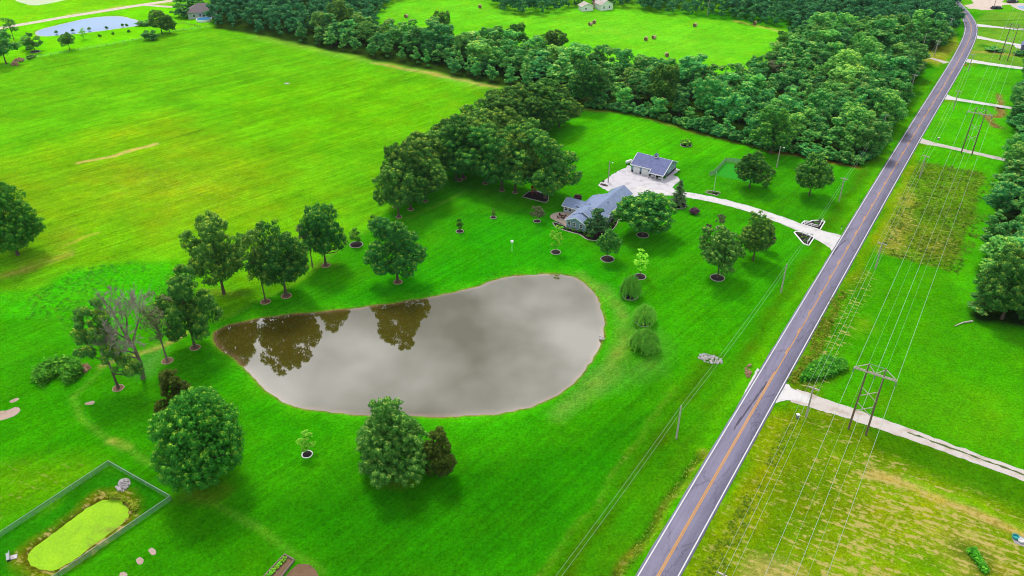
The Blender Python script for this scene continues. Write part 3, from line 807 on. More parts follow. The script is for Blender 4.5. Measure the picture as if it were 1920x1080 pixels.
nx, ny = len(xs), len(ys)
ii = (np.arange(ny-1)[:, None]*nx + np.arange(nx-1)[None, :]).ravel()
gme = np_mesh('ground', np.c_[PXY, Z], np.stack([ii, ii+1, ii+nx+1, ii+nx], 1), M['ground'], smooth=True)
ca = gme.attributes.new('col', 'FLOAT_COLOR', 'POINT'); ca.data.foreach_set('color', np.c_[COL, np.ones(NV)].astype(np.float32).ravel())
cm = gme.attributes.new('msk', 'FLOAT_COLOR', 'POINT'); cm.data.foreach_set('color', MSK.astype(np.float32).ravel())
tag(link('ground', gme), kind='structure')

# ------------------------------------------------------------------ water
def water(name, pts, z, mat, shore):
    p = np.array(pts); lo, hi = p.min(0), p.max(0); s = 1.2
    X, Y = np.meshgrid(np.arange(lo[0]-2, hi[0]+2, s), np.arange(lo[1]-2, hi[1]+2, s))
    Q = np.stack([X.ravel(), Y.ravel()], 1); d = sdf(Q, pts)
    w = X.shape[1]; h = X.shape[0]
    ii = (np.arange(h-1)[:, None]*w + np.arange(w-1)[None, :]).ravel()
    F = np.stack([ii, ii+1, ii+w+1, ii+w], 1)
    F = F[(d[F] < 1.2).any(1)]
    me = np_mesh(name, np.c_[Q, np.full(len(Q), z)], F, mat, smooth=True)
    a = me.attributes.new('shade', 'FLOAT', 'POINT')
    a.data.foreach_set('value', (np.clip(1+d/shore, 0, 1)**1.5).astype(np.float32))
    return tag(link(name, me), kind='structure')
water('pond_water', POND, -.45, M['water'], 1.2)
water('pond_water', FARPOND, -.3, M['water_far'], 1.5)
water('duckweed_water', DUCK, -.5, M['duckweed'], .5)

# ------------------------------------------------------------------ roads, drives, yards
ROADD = dense(ROAD, 3.0)
road = tag(link('road', strip_mesh('road', ROADD, 7.0, .06, M['asphalt'], rag=.05, thick=.1)), kind='structure')
for off in (-3.05, 3.05):
    link('edge_line', strip_mesh('edge_line', ROADD, .24, .066, M['white_line'], off=off), road)
iy = [i for i, p in enumerate(ROADD) if p[1] < G(960, 700)[1]]
link('centre_line', strip_mesh('centre_line', ROADD[:iy[-1]+1], .16, .066, M['yellow_line'], off=-.17), road)
link('centre_line', strip_mesh('centre_line', ROADD, .16, .066, M['yellow_line'], off=.15), road)
dash_me = None
s_acc = 0.0; rest = ROADD[iy[-1]:]
rest1 = dense(rest, 1.0)
k = 0
while k + 4 < len(rest1) and rest1[k][1] < G(960, 6)[1]:
    link('centre_dash', strip_mesh('centre_dash', rest1[k:k+4], .16, .066, M['yellow_line'], off=-.17), road)
    k += 12
# patched wheel-path scar near the drive
link('patch', strip_mesh('patch', smooth_line(GL([(1376,806),(1396,776),(1416,748),(1438,716)]), 2), .4, .063, plain('tar', D(96, 90, 108), .9, .2, 2), rag=.08), road)
link('patch', strip_mesh('patch', smooth_line(GL([(1561,478),(1572,462),(1586,450)]), 2), .35, .063, bpy.data.materials['tar'], rag=.06), road)

def lane(name, px, w, mat, z=.03, rag=.12, seed=4, it=2):
    ln = dense(smooth_line(GL(px), it), 1.2)
    ww = np.interp(np.linspace(0, 1, len(ln)), np.linspace(0, 1, len(w)), w) if hasattr(w, '__len__') else w
    return tag(link(name, strip_mesh(name, ln, ww, z, mat, rag=rag, seed=seed)), kind='structure')
DRIVE = [(1200,350),(1215,361),(1250,361),(1280,364),(1310,369),(1350,377),(1400,390),(1450,407),(1500,426),(1535,440),(1560,449),(1583,459)]
lane('driveway', DRIVE, [6,5.5,4.6,4.2,4.2,4.2,4.2,4.4,4.6,5.4,7.5,13], M['gravel'], .034)
def gsq(u, v): return (1110 + u*.09375, 270 + v*.09375)
sheet('gravel_yard', GL([gsq(*q) for q in [(115,825),(170,770),(290,700),(420,600),(560,520),(690,470),(700,430),(760,430),(800,560),(1140,640),(1460,690),(1600,560),(1690,480),(1750,515),(1700,570),(1620,620),(1720,660),(1755,720),(1700,790),(1600,870),(1680,940),(1300,985),(1050,985),(930,1040),(850,1075),(780,1010),(620,890),(430,890),(330,950),(220,890)]]), .030, M['gravel_pad'], jitter=.12)
sheet('shoulder_gravel', GL([(1391,745),(1400,728),(1411,708),(1420,690),(1423,694),(1400,735)]), .03, M['gravel'], jitter=.1)
RLANE = lane('gravel_lane', [(1490,742),(1510,748),(1560,764),(1620,784),(1700,812),(1790,845),(1920,892),(2100,958),(2400,1070)], [5.5,4.6,4,3.6,3.4,3.4,3.4,3.4,3.4], M['lane'], .030)
sheet('lane_mouth', GL([(1453,757),(1460,738),(1472,719),(1479,722),(1491,731),(1505,739),(1520,744),(1518,756),(1504,754),(1488,751),(1474,750),(1462,753)]), .034, M['gravel'], jitter=.1)
link('lane_grass', strip_mesh('lane_grass', dense(smooth_line(GL([(1700,810),(1790,843),(1920,890),(2100,956)]), 2), 1.0), .5, .036, plain('lane_weeds', D(92, 112, 60), .95, .4, 2), rag=.12), RLANE)
lane('gravel_lane', [(1722,263),(1736,267),(1780,276),(1840,290),(1886,300)], [7,3.6,3.2,3.2,3.2], M['lane'])
lane('gravel_lane', [(1766,180),(1780,184),(1830,192),(1880,200),(1914,206)], [9,4,3.6,3.4,3.4], M['gravel'])
lane('gravel_lane', [(1803,112),(1830,116),(1870,122),(1940,131),(2020,140)], [8,5,4.6,4.4,4.4], M['gravel'])
lane('gravel_lane', [(1824,68),(1850,73),(1880,79),(1925,87)], [8,4.6,4.2,4.2], M['gravel'])
lane('gravel_lane', [(1830,47),(1860,50),(1900,54),(1960,58)], [7,4,4,4], M['gravel'])
lane('gravel_lane', [(1776,118),(1766,115),(1756,112),(1745,109)], [6,3.4,3,2.6], M['lane'])
sheet('gravel_turnaround', GL([(1900,82),(1925,84),(1960,90),(1950,98),(1905,90)]), .026, M['gravel'], jitter=.2)
def zR(u, v): return (1780 + u/9, v/9)
sheet('works_yard', GL([zR(*q) for q in [(250,85),(330,80),(410,55),(330,-60),(1000,-60),(880,40),(1000,50),(1300,55),(1300,80),(1000,80),(890,90),(885,150),(640,172),(540,170),(450,150),(320,145)]]), .025, M['tan_gravel'], jitter=.3)
sheet('settling_pond', smooth_poly(GL([zR(*q) for q in [(1020,85),(1150,80),(1350,80),(1350,195),(1200,175),(1090,130)]]), 1), .03, M['lane'])
sheet('settling_water', smooth_poly(GL([zR(*q) for q in [(1130,110),(1200,95),(1350,95),(1350,160),(1210,150)]]), 1), .05, M['water_far'])
lane('county_lane', [(-120,75),(0,52.5),(60,43),(120,32),(180,23),(250,11.5),(330,0),(430,-14)], 6.0, M['tan_gravel'], .03)
lane('county_lane', [(268,9.5),(290,10.5),(310,12.5),(325,13)], 4.0, M['tan_gravel'], .026)
sheet('sand_arena', GL([(28,1.5),(45,-6),(120,-9),(150,-6),(108,3.5),(85,8),(66,10.3),(55,9.5),(40,5)]), .03, plain('arena_sand', D(214, 228, 190), .95, .06, .4), jitter=.2)
for px in ([(0,771),(14,769),(32,762),(40,770),(30,779),(14,785),(0,789),(-30,792),(-30,774)], [(16,753),(26,747),(36,746),(34,751),(24,756)], [(157,757),(168,752),(178,752),(176,758),(166,760)]):
    sheet('bare_patch', smooth_poly(GL(px), 1), .02, M['pale_soil'], jitter=.12)
for q in ([(1355,855),(1375,825),(1400,820),(1440,850),(1440,875),(1405,893)], [(1240,940),(1265,912),(1290,905),(1330,935),(1310,975),(1270,972)], [(1095,1055),(1125,1040),(1160,1050),(1180,1075),(1150,1090),(1100,1085)]):
    sheet('bare_patch', smooth_poly(GL([zA(*p) for p in q]), 1), .02, M['pale_soil'], jitter=.08)
sheet('garden_soil', smooth_poly(GL([(540,1075),(550,1062),(565,1057),(585,1060),(597,1075),(600,1100),(520,1100)]), 1), .02, M['soil'], jitter=.15)

# ------------------------------------------------------------------ trees: prototypes
PROTO = {}
def leaves_mesh(name, mat, pos, nrm, size, shade, rr, ratio=.55):
    n = len(pos)
    nrm = nrm/np.maximum(np.linalg.norm(nrm, axis=1), 1e-6)[:, None]
    t = rr.normal(size=(n, 3)); t -= nrm*(t*nrm).sum(1)[:, None]; t /= np.maximum(np.linalg.norm(t, axis=1), 1e-6)[:, None]
    b = np.cross(nrm, t)
    L = (size*(.7+.6*rr.random(n)))[:, None]
    W = L*ratio
    V = np.stack([pos-t*L*.5, pos+b*W*.5-nrm*L*.12, pos+t*L*.5, pos-b*W*.5-nrm*L*.12], 1).reshape(-1, 3)
    F = np.arange(4*n).reshape(n, 4)
    me = np_mesh(name, V, F, mat)
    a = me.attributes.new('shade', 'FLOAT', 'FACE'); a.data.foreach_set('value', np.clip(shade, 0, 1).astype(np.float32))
    return me
def unit(rr, n):
    d = rr.normal(size=(n, 3)); return d/np.linalg.norm(d, axis=1)[:, None]
def clump_leaves(cl, dens, leaf, rr, flat=.8, upbias=.55, out_c=None):
    pos, nrm, shd = [], [], []
    for (x, y, z, r) in cl:
        n = max(6, int(dens*r*r*(.8+.4*rr.random())))
        d = unit(rr, n)
        flip = (d[:, 2] < -.1) & (rr.random(n) < .75); d[flip, 2] *= -1
        rad = r*(.55+.45*rr.random(n)**.6)*(1+.16*np.sin(d[:, 0]*5+d[:, 1]*7+x*3))
        pos.append(np.array([x, y, z]) + d*rad[:, None]*[1, 1, flat])
        nrm.append(d*.7 + [0, 0, upbias] + rr.normal(size=(n, 3))*.38)
        shd.append(.03+.30*rr.random() + .26*rr.random(n) + .55*np.clip((d[:, 2]-.3)*1.7, 0, 1)*(.2+.8*rr.random(n)))  # top-facing leaves pushed to the paler tip colour: sunlit tops painted in
    return np.vstack(pos), np.vstack(nrm), np.concatenate(shd)
def crown_clumps(h, w, base, n, rr, lump=.22, cr=(.035, .055), shape='oval', inner=.12, zc=.46):
    """boughs first, then florets on the outer faces of each bough"""
    a = w/2; zc = base+(h-base)*zc; C = np.array([0, 0, zc])
    K = max(7, int(round(n**.5*1.0))); gr = math.pi*(3-math.sqrt(5)); boughs = []
    ph = rr.uniform(0, 6.28)
    for i in range(K):
        zz = 1-1.85*(i+.5)/K; t = gr*i + ph + rr.uniform(-.35, .35); q = math.sqrt(max(0, 1-zz*zz))
        d = np.array([q*math.cos(t), q*math.sin(t), zz]) + rr.normal(size=3)*.12; d /= np.linalg.norm(d)
        sh = np.array([a, a, (h-zc) if d[2] > 0 else (zc-base)])
        if shape == 'cone': sh = sh*[1-.5*max(0, d[2]), 1-.5*max(0, d[2]), 1]
        if shape == 'dome' and d[2] < 0: sh = sh*[1.05, 1.05, .8]
        br = w*rr.uniform(.15, .25)*(1-.25*max(0, d[2]) if shape == 'cone' else 1)
        f = 1+lump*rr.uniform(-.6, .35)
        boughs.append((C + d*np.maximum(sh*f-br*.95, sh*.25), br, d))
    boughs.append((C, w*.2, np.array([0, 0, 1.0])))
    global LAST_BOUGHS
    LAST_BOUGHS = boughs
    out = []
    area = np.array([b[1]**2 for b in boughs]); cnt = np.maximum(3, (n*area/area.sum()).astype(int))
    for (c, br, d), m in zip(boughs, cnt):
        for j in range(m):
            u = unit(rr, 1)[0] + d*.55 + [0, 0, .25]; u /= np.linalg.norm(u)
            r = w*rr.uniform(*cr)
            p = c + u*br*np.array([1, 1, .85])*rr.uniform(.82, 1.06) - u*r*.5
            p[2] = max(p[2], .15*r + (.0 if base < 1 else base*.6))
            out.append((*p, r))
    return out
def limbs(mb, h, base, r0, targets, rr, lean=(0, 0), top=.72):
    zt = h*top
    pts = [(lean[0]*t*h*.12 + .02*h*math.sin(3*t)*rr.uniform(-.5, .5), lean[1]*t*h*.12, zt*t) for t in np.linspace(0, 1, 7)]
    rad = [r0*(1.35 if i == 0 else 1)*(1-.80*t) for i, t in enumerate(np.linspace(0, 1, 7))]
    mb.tube([(0, 0, -.3)] + pts, [r0*1.6] + rad, 8)
    for (x, y, z, r) in targets:
        t = min(.9, max(.25, (z/zt)*.62)); i = t*6; k = int(i); f = i-k
        p0 = Vector(pts[k]).lerp(Vector(pts[min(k+1, 6)]), f); p1 = Vector((x, y, z))
        rb = r0*(1-.8*t)*.55
        m = p0.lerp(p1, .5) + Vector((rr.normal()*.3, rr.normal()*.3, -.06*(p1-p0).length))
        mb.tube([p0, m, p1], [rb, rb*.6, rb*.2], 5, cap=False)
def make_broadleaf(key, h, w, base, n, leaf, mat, bark='bark', seed=1, dens=60, lump=.22, cr=(.085, .125), shape='oval', inner=.35, zc=.46, r0=None, nl=14, flat=.8, upbias=.55, lean=(0, 0), ratio=.72, fill=2.2):
    rr = np.random.default_rng(seed)
    cl = crown_clumps(h, w, base, n, rr, lump, cr, shape, inner, zc)
    if lean != (0, 0): cl = [(x+lean[0]*z*.12, y+lean[1]*z*.12, z, r) for x, y, z, r in cl]
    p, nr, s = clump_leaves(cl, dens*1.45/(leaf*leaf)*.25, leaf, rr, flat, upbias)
    size = np.full(len(p), leaf)
    if fill:
        # inner leaves of each bough, larger sprays
        fp, fn = [], []
        for c, br, d in LAST_BOUGHS:
            m = int(fill*br*br/(leaf*leaf)); u = unit(rr, m)
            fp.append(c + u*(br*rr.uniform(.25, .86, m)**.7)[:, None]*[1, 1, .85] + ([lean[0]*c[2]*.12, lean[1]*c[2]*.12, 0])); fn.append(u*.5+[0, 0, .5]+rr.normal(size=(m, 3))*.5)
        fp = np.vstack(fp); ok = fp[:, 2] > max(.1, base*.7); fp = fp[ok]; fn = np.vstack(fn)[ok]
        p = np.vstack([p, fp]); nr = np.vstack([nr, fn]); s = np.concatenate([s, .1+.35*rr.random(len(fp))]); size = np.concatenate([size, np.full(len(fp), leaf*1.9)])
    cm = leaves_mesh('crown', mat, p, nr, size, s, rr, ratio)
    mb = MB(); tg = [cl[i] for i in rr.choice(len(cl), min(nl, len(cl)), replace=False)]
    limbs(mb, h, base, r0 or h*.022, tg, rr, lean)
    PROTO[key] = (h, w, [('trunk', mb.mesh('trunk', M[bark], True)), ('crown', cm)])

for i in range(4):
    make_broadleaf('oak%d' % i, 20, 18, .9, 330, .39, L_OAK, seed=20+i, dens=50, lump=.5, cr=(.038, .062), shape='dome', zc=.42, r0=.42, nl=22)
for i in range(2):
    make_broadleaf('maple%d' % i, 22, 21, .3, 680, .39, L_MAPLE, seed=40+i, dens=46, lump=.22, cr=(.027, .042), zc=.38, r0=.5)
make_broadleaf('elm', 20, 20, .3, 600, .38, L_ASH, seed=47, dens=44, lump=.4, cr=(.028, .045), shape='cone', zc=.33, r0=.4)
for i in range(2):
    make_broadleaf('round%d' % i, 13, 12, 1.6, 330, .36, L_OAK, seed=50+i, dens=46, lump=.12, cr=(.036, .055), zc=.42, r0=.22)
for i in range(8):
    make_broadleaf('wood%d' % i, 14, [9.5, 7.5, 10.5, 11, 7, 9, 12, 8][i], .7, 160, .47, L_WOOD if i not in (2, 5) else L_WOOD2, seed=60+i, dens=44, lump=.5, cr=(.05, .085), shape=['oval', 'cone', 'oval', 'dome', 'cone', 'oval', 'dome', 'cone'][i], zc=.42, r0=.2, nl=6)
for i in range(2):
    make_broadleaf('ash%d' % i, 14, 13, 1.8, 260, .38, L_ASH, seed=70+i, dens=42, lump=.5, cr=(.036, .062), zc=.45, r0=.22)
make_broadleaf('cedar', 14, 8, .3, 420, .36, L_CEDAR, seed=80, dens=44, lump=.3, cr=(.04, .07), shape='cone', zc=.36, r0=.2, upbias=.8, fill=4)
make_broadleaf('cone', 9, 6, .3, 200, .32, L_EVER, seed=82, dens=44, lump=.25, cr=(.045, .075), shape='cone', zc=.36, r0=.15, upbias=.8)
make_broadleaf('young', 6, 4, .9, 96, .36, L_MAPLE, seed=84, dens=36, lump=.25, cr=(0.074, 0.112), shape='cone', zc=.42, r0=.09, nl=6)
make_broadleaf('light', 8, 4.4, 1.2, 105, .36, L_LIGHT, seed=86, dens=24, lump=.3, cr=(0.068, 0.099), shape='oval', zc=.45, r0=.09, nl=10, fill=.7)
make_broadleaf('purple', 7, 5, .4, 110, .36, L_PURPLE, seed=88, dens=36, lump=.25, cr=(0.074, 0.105), zc=.42, r0=.1, nl=5)
make_broadleaf('sparse', 20, 10, 6, 110, .5, L_DULL, bark='bark_pale', seed=90, dens=14, lump=.5, cr=(0.062, 0.093), zc=.5, r0=.26, nl=40, inner=.3, fill=.0)
make_broadleaf('thin', 20, 12, 4.2, 153, .55, L_ASH, seed=91, dens=32, lump=.5, cr=(0.050, 0.081), zc=.5, r0=.28, nl=24, fill=.7)
make_broadleaf('shrub', 2.2, 3.2, .02, 72, .3, L_MAPLE, seed=92, dens=40, lump=.3, cr=(0.087, 0.124), zc=.3, r0=.06, nl=4)
make_broadleaf('scrub', 5, 5.5, .1, 96, .5, L_WOOD, seed=93, dens=40, lump=.45, cr=(0.081, 0.124), zc=.35, r0=.08, nl=4)
make_broadleaf('topiary', 2.0, 2.2, .02, 96, .2, L_OAK, seed=94, dens=44, lump=.02, cr=(0.074, 0.093), zc=.4, r0=.05, nl=3)
make_broadleaf('hydrangea', 1.3, 1.7, .02, 52, .22, L_LIGHT, seed=95, dens=44, lump=.1, cr=(0.087, 0.124), zc=.4, r0=.04, nl=3)
make_broadleaf('brown_bush', 2.2, 3.2, .02, 72, .28, L_PURPLE, seed=96, dens=34, lump=.3, cr=(0.087, 0.124), zc=.4, r0=.06, nl=4)
make_broadleaf('dull_bush', 5, 5.5, .9, 81, .34, L_DULL, seed=97, dens=24, lump=.35, cr=(0.068, 0.105), zc=.45, r0=.1, nl=12, fill=.7)

def make_leaning():
    """old tree at the pond corner: a tall upper mass and a low right-hand branch"""
    rr = np.random.default_rng(101)
    cl = []
    for (cx, cy, cz, rx, rz, n) in ((-1.5, 1.0, 16.5, 4.6, 5.2, 40), (-1.0, .5, 11.5, 5.0, 3.6, 26), (2.5, -1.5, 8.8, 3.2, 2.0, 12), (5.6, -1.6, 6.8, 3.0, 2.2, 14), (-6, 0, 9.6, 1.4, .9, 4)):
        for _ in range(n):
            d = unit(rr, 1)[0]; f = rr.uniform(.55, 1)
            cl.append((cx+d[0]*rx*f, cy+d[1]*rx*f, cz+d[2]*rz*f, rr.uniform(.9, 1.5)))
    p, nr, s = clump_leaves(cl, 110/(.45*.45)*.25, .45, rr)
    cm = leaves_mesh('crown', L_OAK, p, nr, .45, s, rr, .72)
    mb = MB(); tg = [cl[i] for i in rr.choice(len(cl), 16, replace=False)]
    limbs(mb, 21, 4, .34, tg, rr, (-.35, .3))
    PROTO['leaning'] = (21.5, 14, [('trunk', mb.mesh('trunk', M['bark'], True)), ('crown', cm)])
make_leaning()

def make_dead():
    rr = np.random.default_rng(103); mb = MB(); tw = MB()
    def grow(p, d, L, r, lev):
        segs = 3; pts = [p]; q = p
        for i in range(segs):
            d = (d + Vector(rr.normal(size=3))*.14 + Vector((0, 0, .05))).normalized(); q = q + d*(L/segs); pts.append(q)
        (mb if lev < 2 else tw).tube(pts, [max(.045, r*(1-.55*i/segs)) for i in range(segs+1)], 6 if lev < 2 else 3, cap=False)
        if lev >= 4: return
        nb = [7, 6, 5, 5][lev]
        for k in range(nb):
            t = .35+.65*(k+1)/nb; j = min(segs-1, int(t*segs)); s = pts[j].lerp(pts[j+1], t*segs-j if t < 1 else 1)
            ax = Vector(rr.normal(size=3)).cross(d).normalized()
            nd = (d*rr.uniform(.7, 1.1) + ax*rr.uniform(.5, .95)).normalized()
            grow(s, nd, L*rr.uniform(.42, .62), r*.42, lev+1)
    grow(Vector((0, 0, -.3)), Vector((-.02, .05, 1)), 12, .5, 0)
    PROTO['dead'] = (21, 15, [('trunk', mb.mesh('trunk', M['deadwood'])), ('crown', tw.mesh('crown', M['twig']))])
make_dead()

def make_spruce():
    rr = np.random.default_rng(105); pos, nrm, sh = [], [], []
    mb = MB(); mb.tube([(0, 0, -.2), (0, 0, 5), (0, 0, 10)], [.16, .1, .02], 7)
    for t in np.linspace(.06, .97, 17):
        z = 10*t; L = 2.7*(1-t)**.85+.15
        for k in range(9):
            a = rr.uniform(0, 2*math.pi); l = L*rr.uniform(.7, 1.1)
            mb.tube([(0, 0, z), (l*.9*math.cos(a), l*.9*math.sin(a), z-.12*l)], [.03, .008], 3, cap=False)
            m = int(16*l)+3; f = rr.random(m)**.7
            p = np.stack([f*l*math.cos(a), f*l*math.sin(a), z-.15*f*l+rr.normal(size=m)*.06], 1)+rr.normal(size=(m, 3))*.10
            pos.append(p); nrm.append(np.tile([.2*math.cos(a), .2*math.sin(a), 1], (m, 1))+rr.normal(size=(m, 3))*.4); sh.append(rr.random(m))
    cm = leaves_mesh('crown', L_SPRUCE, np.vstack(pos), np.vstack(nrm), .42, np.concatenate(sh), rr, .5)
    PROTO['spruce'] = (10, 5.4, [('trunk', mb.mesh('trunk', M['bark'])), ('crown', cm)])
make_spruce()

def make_willow():
    rr = np.random.default_rng(107); pos, nrm, sh = [], [], []
    mb = MB(); tg = []
    for k in range(150):
        a = rr.uniform(0, 2*math.pi); rad = 3.9*math.sqrt(rr.random())*.98+.2; top = 7.6*math.sqrt(max(.1, 1-(rad/4.6)**2))*rr.uniform(.86, 1.02)
        low = max(.5, top*rr.uniform(.12, .45)); m = int((top-low)*16)
        if k % 8 == 0: tg.append((rad*.8*math.cos(a), rad*.8*math.sin(a), top*.95, .3))
        f = rr.random(m)
        z = top-(top-low)*f; rad2 = rad+.5*f
        jit = .26*(1-.5*f)
        p = np.stack([rad2*math.cos(a)+rr.normal(size=m)*jit, rad2*math.sin(a)+rr.normal(size=m)*jit, z], 1)
        pos.append(p); sh.append(rr.random(m)*.6+.35*rr.random()); nrm.append(np.tile([math.cos(a), math.sin(a), .45], (m, 1))+rr.normal(size=(m, 3))*.45)
    cm = leaves_mesh('crown', L_WILLOW, np.vstack(pos), np.vstack(nrm), .40, np.concatenate(sh), rr, .4)
    limbs(mb, 8, 1, .2, tg, rr)
    PROTO['willow'] = (7.8, 8.6, [('trunk', mb.mesh('trunk', M['bark'], True)), ('crown', cm)])
make_willow()

def normalise(keys=None):
    for k_, (h, w, parts) in list(PROTO.items()):
        V = []
        for nm, me in parts:
            if nm == 'crown' or k_ == 'dead':
                a = np.zeros(len(me.vertices)*3, np.float32); me.vertices.foreach_get('co', a); V.append(a.reshape(-1, 3))
        V = np.vstack(V)
        PROTO[k_] = (float(np.quantile(V[:, 2], .998)), float((np.quantile(V[:, 0], .995)-np.quantile(V[:, 0], .005)+np.quantile(V[:, 1], .995)-np.quantile(V[:, 1], .005))/2), parts)
normalise()
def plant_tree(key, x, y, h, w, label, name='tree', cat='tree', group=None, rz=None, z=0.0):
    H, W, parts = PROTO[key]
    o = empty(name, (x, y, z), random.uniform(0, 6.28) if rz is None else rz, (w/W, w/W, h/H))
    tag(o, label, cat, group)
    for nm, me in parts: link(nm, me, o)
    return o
def ring(x, y, r, label, mat='mulch', edge='edging'):
    o = tag(empty('mulch_bed', (x, y, 0)), label, 'mulch bed')
    MB().lathe([(r*.98, .02), (r*.9, .07), (r*.3, .11)], 20).build('mulch', M[mat], o)
    mb = MB(); n = 20
    mb.tube([(r*math.cos(t)*(1+.02*math.sin(5*t)), r*math.sin(t)*(1+.02*math.sin(5*t)), .07) for t in np.linspace(0, 2*math.pi, n+1)], .12, 6, cap=False)
    mb.build('edging', M[edge], o)
def T(key, bx, by, topy, wpx, label, name='tree', cat='tree', group=None, rz=None, bed=None, mat='mulch', edge='edging', h=None):
    x, y = G(bx, by); h = h or height_of((bx, by), topy)
    w = wpx*PXM(bx, by, h*.5)
    plant_tree(key, x, y, h, w, label, name, cat, group, rz)
    if bed: ring(x, y, bed, 'bed under the ' + ' '.join(label.split()[:12]), mat, edge)

# ---- single trees
T('maple0', 396, 903, 738, 166, 'big dense maple on the lawn beside the fenced duckweed pond')
T('cedar', 346, 806, 698, 78, 'brownish cedar behind the big dense maple', 'cedar_tree')
T('elm', 739, 884, 748, 154, 'broad pyramid-shaped green tree on the near bank of the big pond')
T('cedar', 826, 893, 804, 60, 'dark olive cedar hugging the pyramid-shaped tree', 'cedar_tree')
T('light', 577, 851, 808, 34, 'pale sapling in a white ring on the near lawn', 'sapling', 'sapling')
T('leaning', 222, 728, 572, 100, 'leaning old tree with a low side branch at the corner of the pond row', rz=0)
T('dead', 268, 709, 538, 124, 'bare grey dead tree in the pond row', 'dead_tree', rz=.4)
T('sparse', 314, 677, 556, 64, 'thin grey-green ailing tree right of the dead tree')
T('oak1', 366, 652, 508, 118, 'full dark tree at the left tip of the big pond')
T('oak0', 420, 551, 413, 116, 'wide dark oak standing in the field edge left of the pond')
T('thin', 498, 566, 425, 66, 'slender thin-crowned tree between two oaks beside the pond')
T('oak2', 537, 555, 418, 108, 'yellowish green oak leaning over the pond bank')
T('oak3', 611, 498, 384, 82, 'upright blue-green oak at the field edge')
T('sparse', 586, 500, 412, 44, 'thin brownish tree tucked left of the upright oak')
T('young', 668, 459, 427, 24, 'young tree beside the field track', bed=2.0)
T('oak1', 746, 529, 408, 114, 'lone spreading oak on the far bank of the pond', rz=2.1)
T('young', 703, 437, 404, 22, 'small dark tree peeping out behind the lone spreading oak')
T('young', 862, 434, 410, 14, 'tiny cone-shaped tree on the back lawn', bed=1.2)
T('young', 925, 408, 391, 10, 'smallest sapling on the back lawn above the tiny cone', 'sapling', 'sapling', bed=1.0)
T('maple1', 34, 478, 345, 118, 'huge dark tree standing in the big field at the left edge')
rings = [(222,728,1.6,'leaning old tree at the pond corner'),(314,677,1.7,'thin ailing tree'),(366,652,1.6,'full dark tree by the pond tip'),(498,566,1.7,'slender thin-crowned tree'),(537,555,1.8,'yellowish green oak'),(611,498,1.6,'upright blue-green oak'),(746,529,1.6,'lone spreading oak')]
for bx, by, r, nm in rings:
    ring(*G(bx, by), r*.78, 'pale stone ring round the trunk of the ' + nm, 'soil', 'ring_stone')
ring(*G(576, 852), 1.1, 'white ring planter of dark mulch under the near pale sapling', 'mulch', 'white')

# ---- oak windbreak between the big field and the house lawn
row = [(748,407,310,62),(770,393,296,66),(797,377,280,72),(762,381,268,70),(790,354,252,74),(822,333,238,74),(856,338,246,70),(868,333,226,74),(853,312,222,72),(884,292,202,76),(914,344,236,78),(941,357,244,82),(966,361,250,80),(1022,371,248,104),
       (916,272,182,78),(948,258,170,80),(985,247,160,84),(1026,243,153,84),(1048,238,164,60),(905,310,216,72),(945,300,205,70),(985,300,224,66),(960,262,188,70),(1006,258,180,60)]
names_row = {0: 'nearest oak of the windbreak, its bare trunk standing clear', 13: 'big round oak at the right end of the windbreak, over the play area'}
_fs = sorted([i for i in range(len(row)) if i in (3,4,5,8,9,14,15,16,17,18)], key=lambda i: row[i][0]); _ls = sorted([i for i in range(len(row)) if i not in _fs and i not in names_row], key=lambda i: row[i][0])
_ord = ['first','second','third','fourth','fifth','sixth','seventh','eighth','ninth','tenth','eleventh','twelfth','thirteenth']
ROWLAB = {}
for k_, i_ in enumerate(_fs): ROWLAB[i_] = _ord[k_] + ' oak from the near end along the field side of the windbreak'
for k_, i_ in enumerate(_ls): ROWLAB[i_] = _ord[k_] + ' oak from the near end along the house side of the windbreak'
for i, (bx, by, ty, w) in enumerate(row):
    T('oak%d' % (i % 4), bx, by, ty, w*1.3, names_row.get(i) or ROWLAB[i], 'oak_tree', group='oaks of the double row windbreak')
for k, (bx, by) in enumerate(((748,407),(770,393),(797,377),(742,388),(862,338),(870,334),(910,344),(941,357),(966,361))):
    o_ = G(bx, by)
    ring(*o_, 1.0, 'earth ring under the %s windbreak oak from the near end' % ['first', 'second', 'third', 'hindmost first', 'fourth', 'fifth', 'sixth', 'seventh', 'eighth'][k], 'soil', 'ring_stone')

# ---- round the house
T('round0', 1205, 441, 368, 112, 'broad low shade tree in front of the grey house', bed=1.9)
T('cone', 1119, 442, 390, 46, 'dark evergreen against the house front', 'evergreen_tree')
T('ash0', 1139, 486, 430, 42, 'creamy-leaved rounded tree on the lawn before the house', bed=2.0)
T('light', 1042, 473, 424, 26, 'pale sapling below the patio corner', 'sapling', 'sapling', bed=1.5)
T('light', 1200, 519, 465, 27, 'pale upright sapling above the willows', 'sapling', 'sapling', bed=1.7)
T('dull_bush', 1007, 415, 388, 28, 'small dull purplish tree beside the patio', bed=1.2)
T('spruce', 1271, 385, 338, 34, 'sparse spruce beside the curve of the gravel drive', 'spruce_tree', bed=2.8)
T('ash1', 1345, 521, 429, 88, 'pale green spreading tree on the roadside lawn', bed=2.0)
T('oak2', 1412, 488, 398, 66, 'dark tree behind the pale spreading roadside tree', rz=1)
T('purple', 1437, 470, 428, 28, 'purple-leaved tree at the back of the roadside clump')
T('purple', 1326, 442, 420, 14, 'slim purple bush left of the roadside clump', 'bush', 'bush')
T('dull_bush', 1349, 427, 402, 18, 'thin sapling on the lawn below the drive', 'sapling', 'sapling', bed=1.1)
T('brown_bush', 1302, 400, 391, 20, 'low brownish bush below the gravel drive', 'bush', 'bush')
T('round1', 1405, 353, 286, 66, 'round-headed tree by the fenced garden', rz=.5)
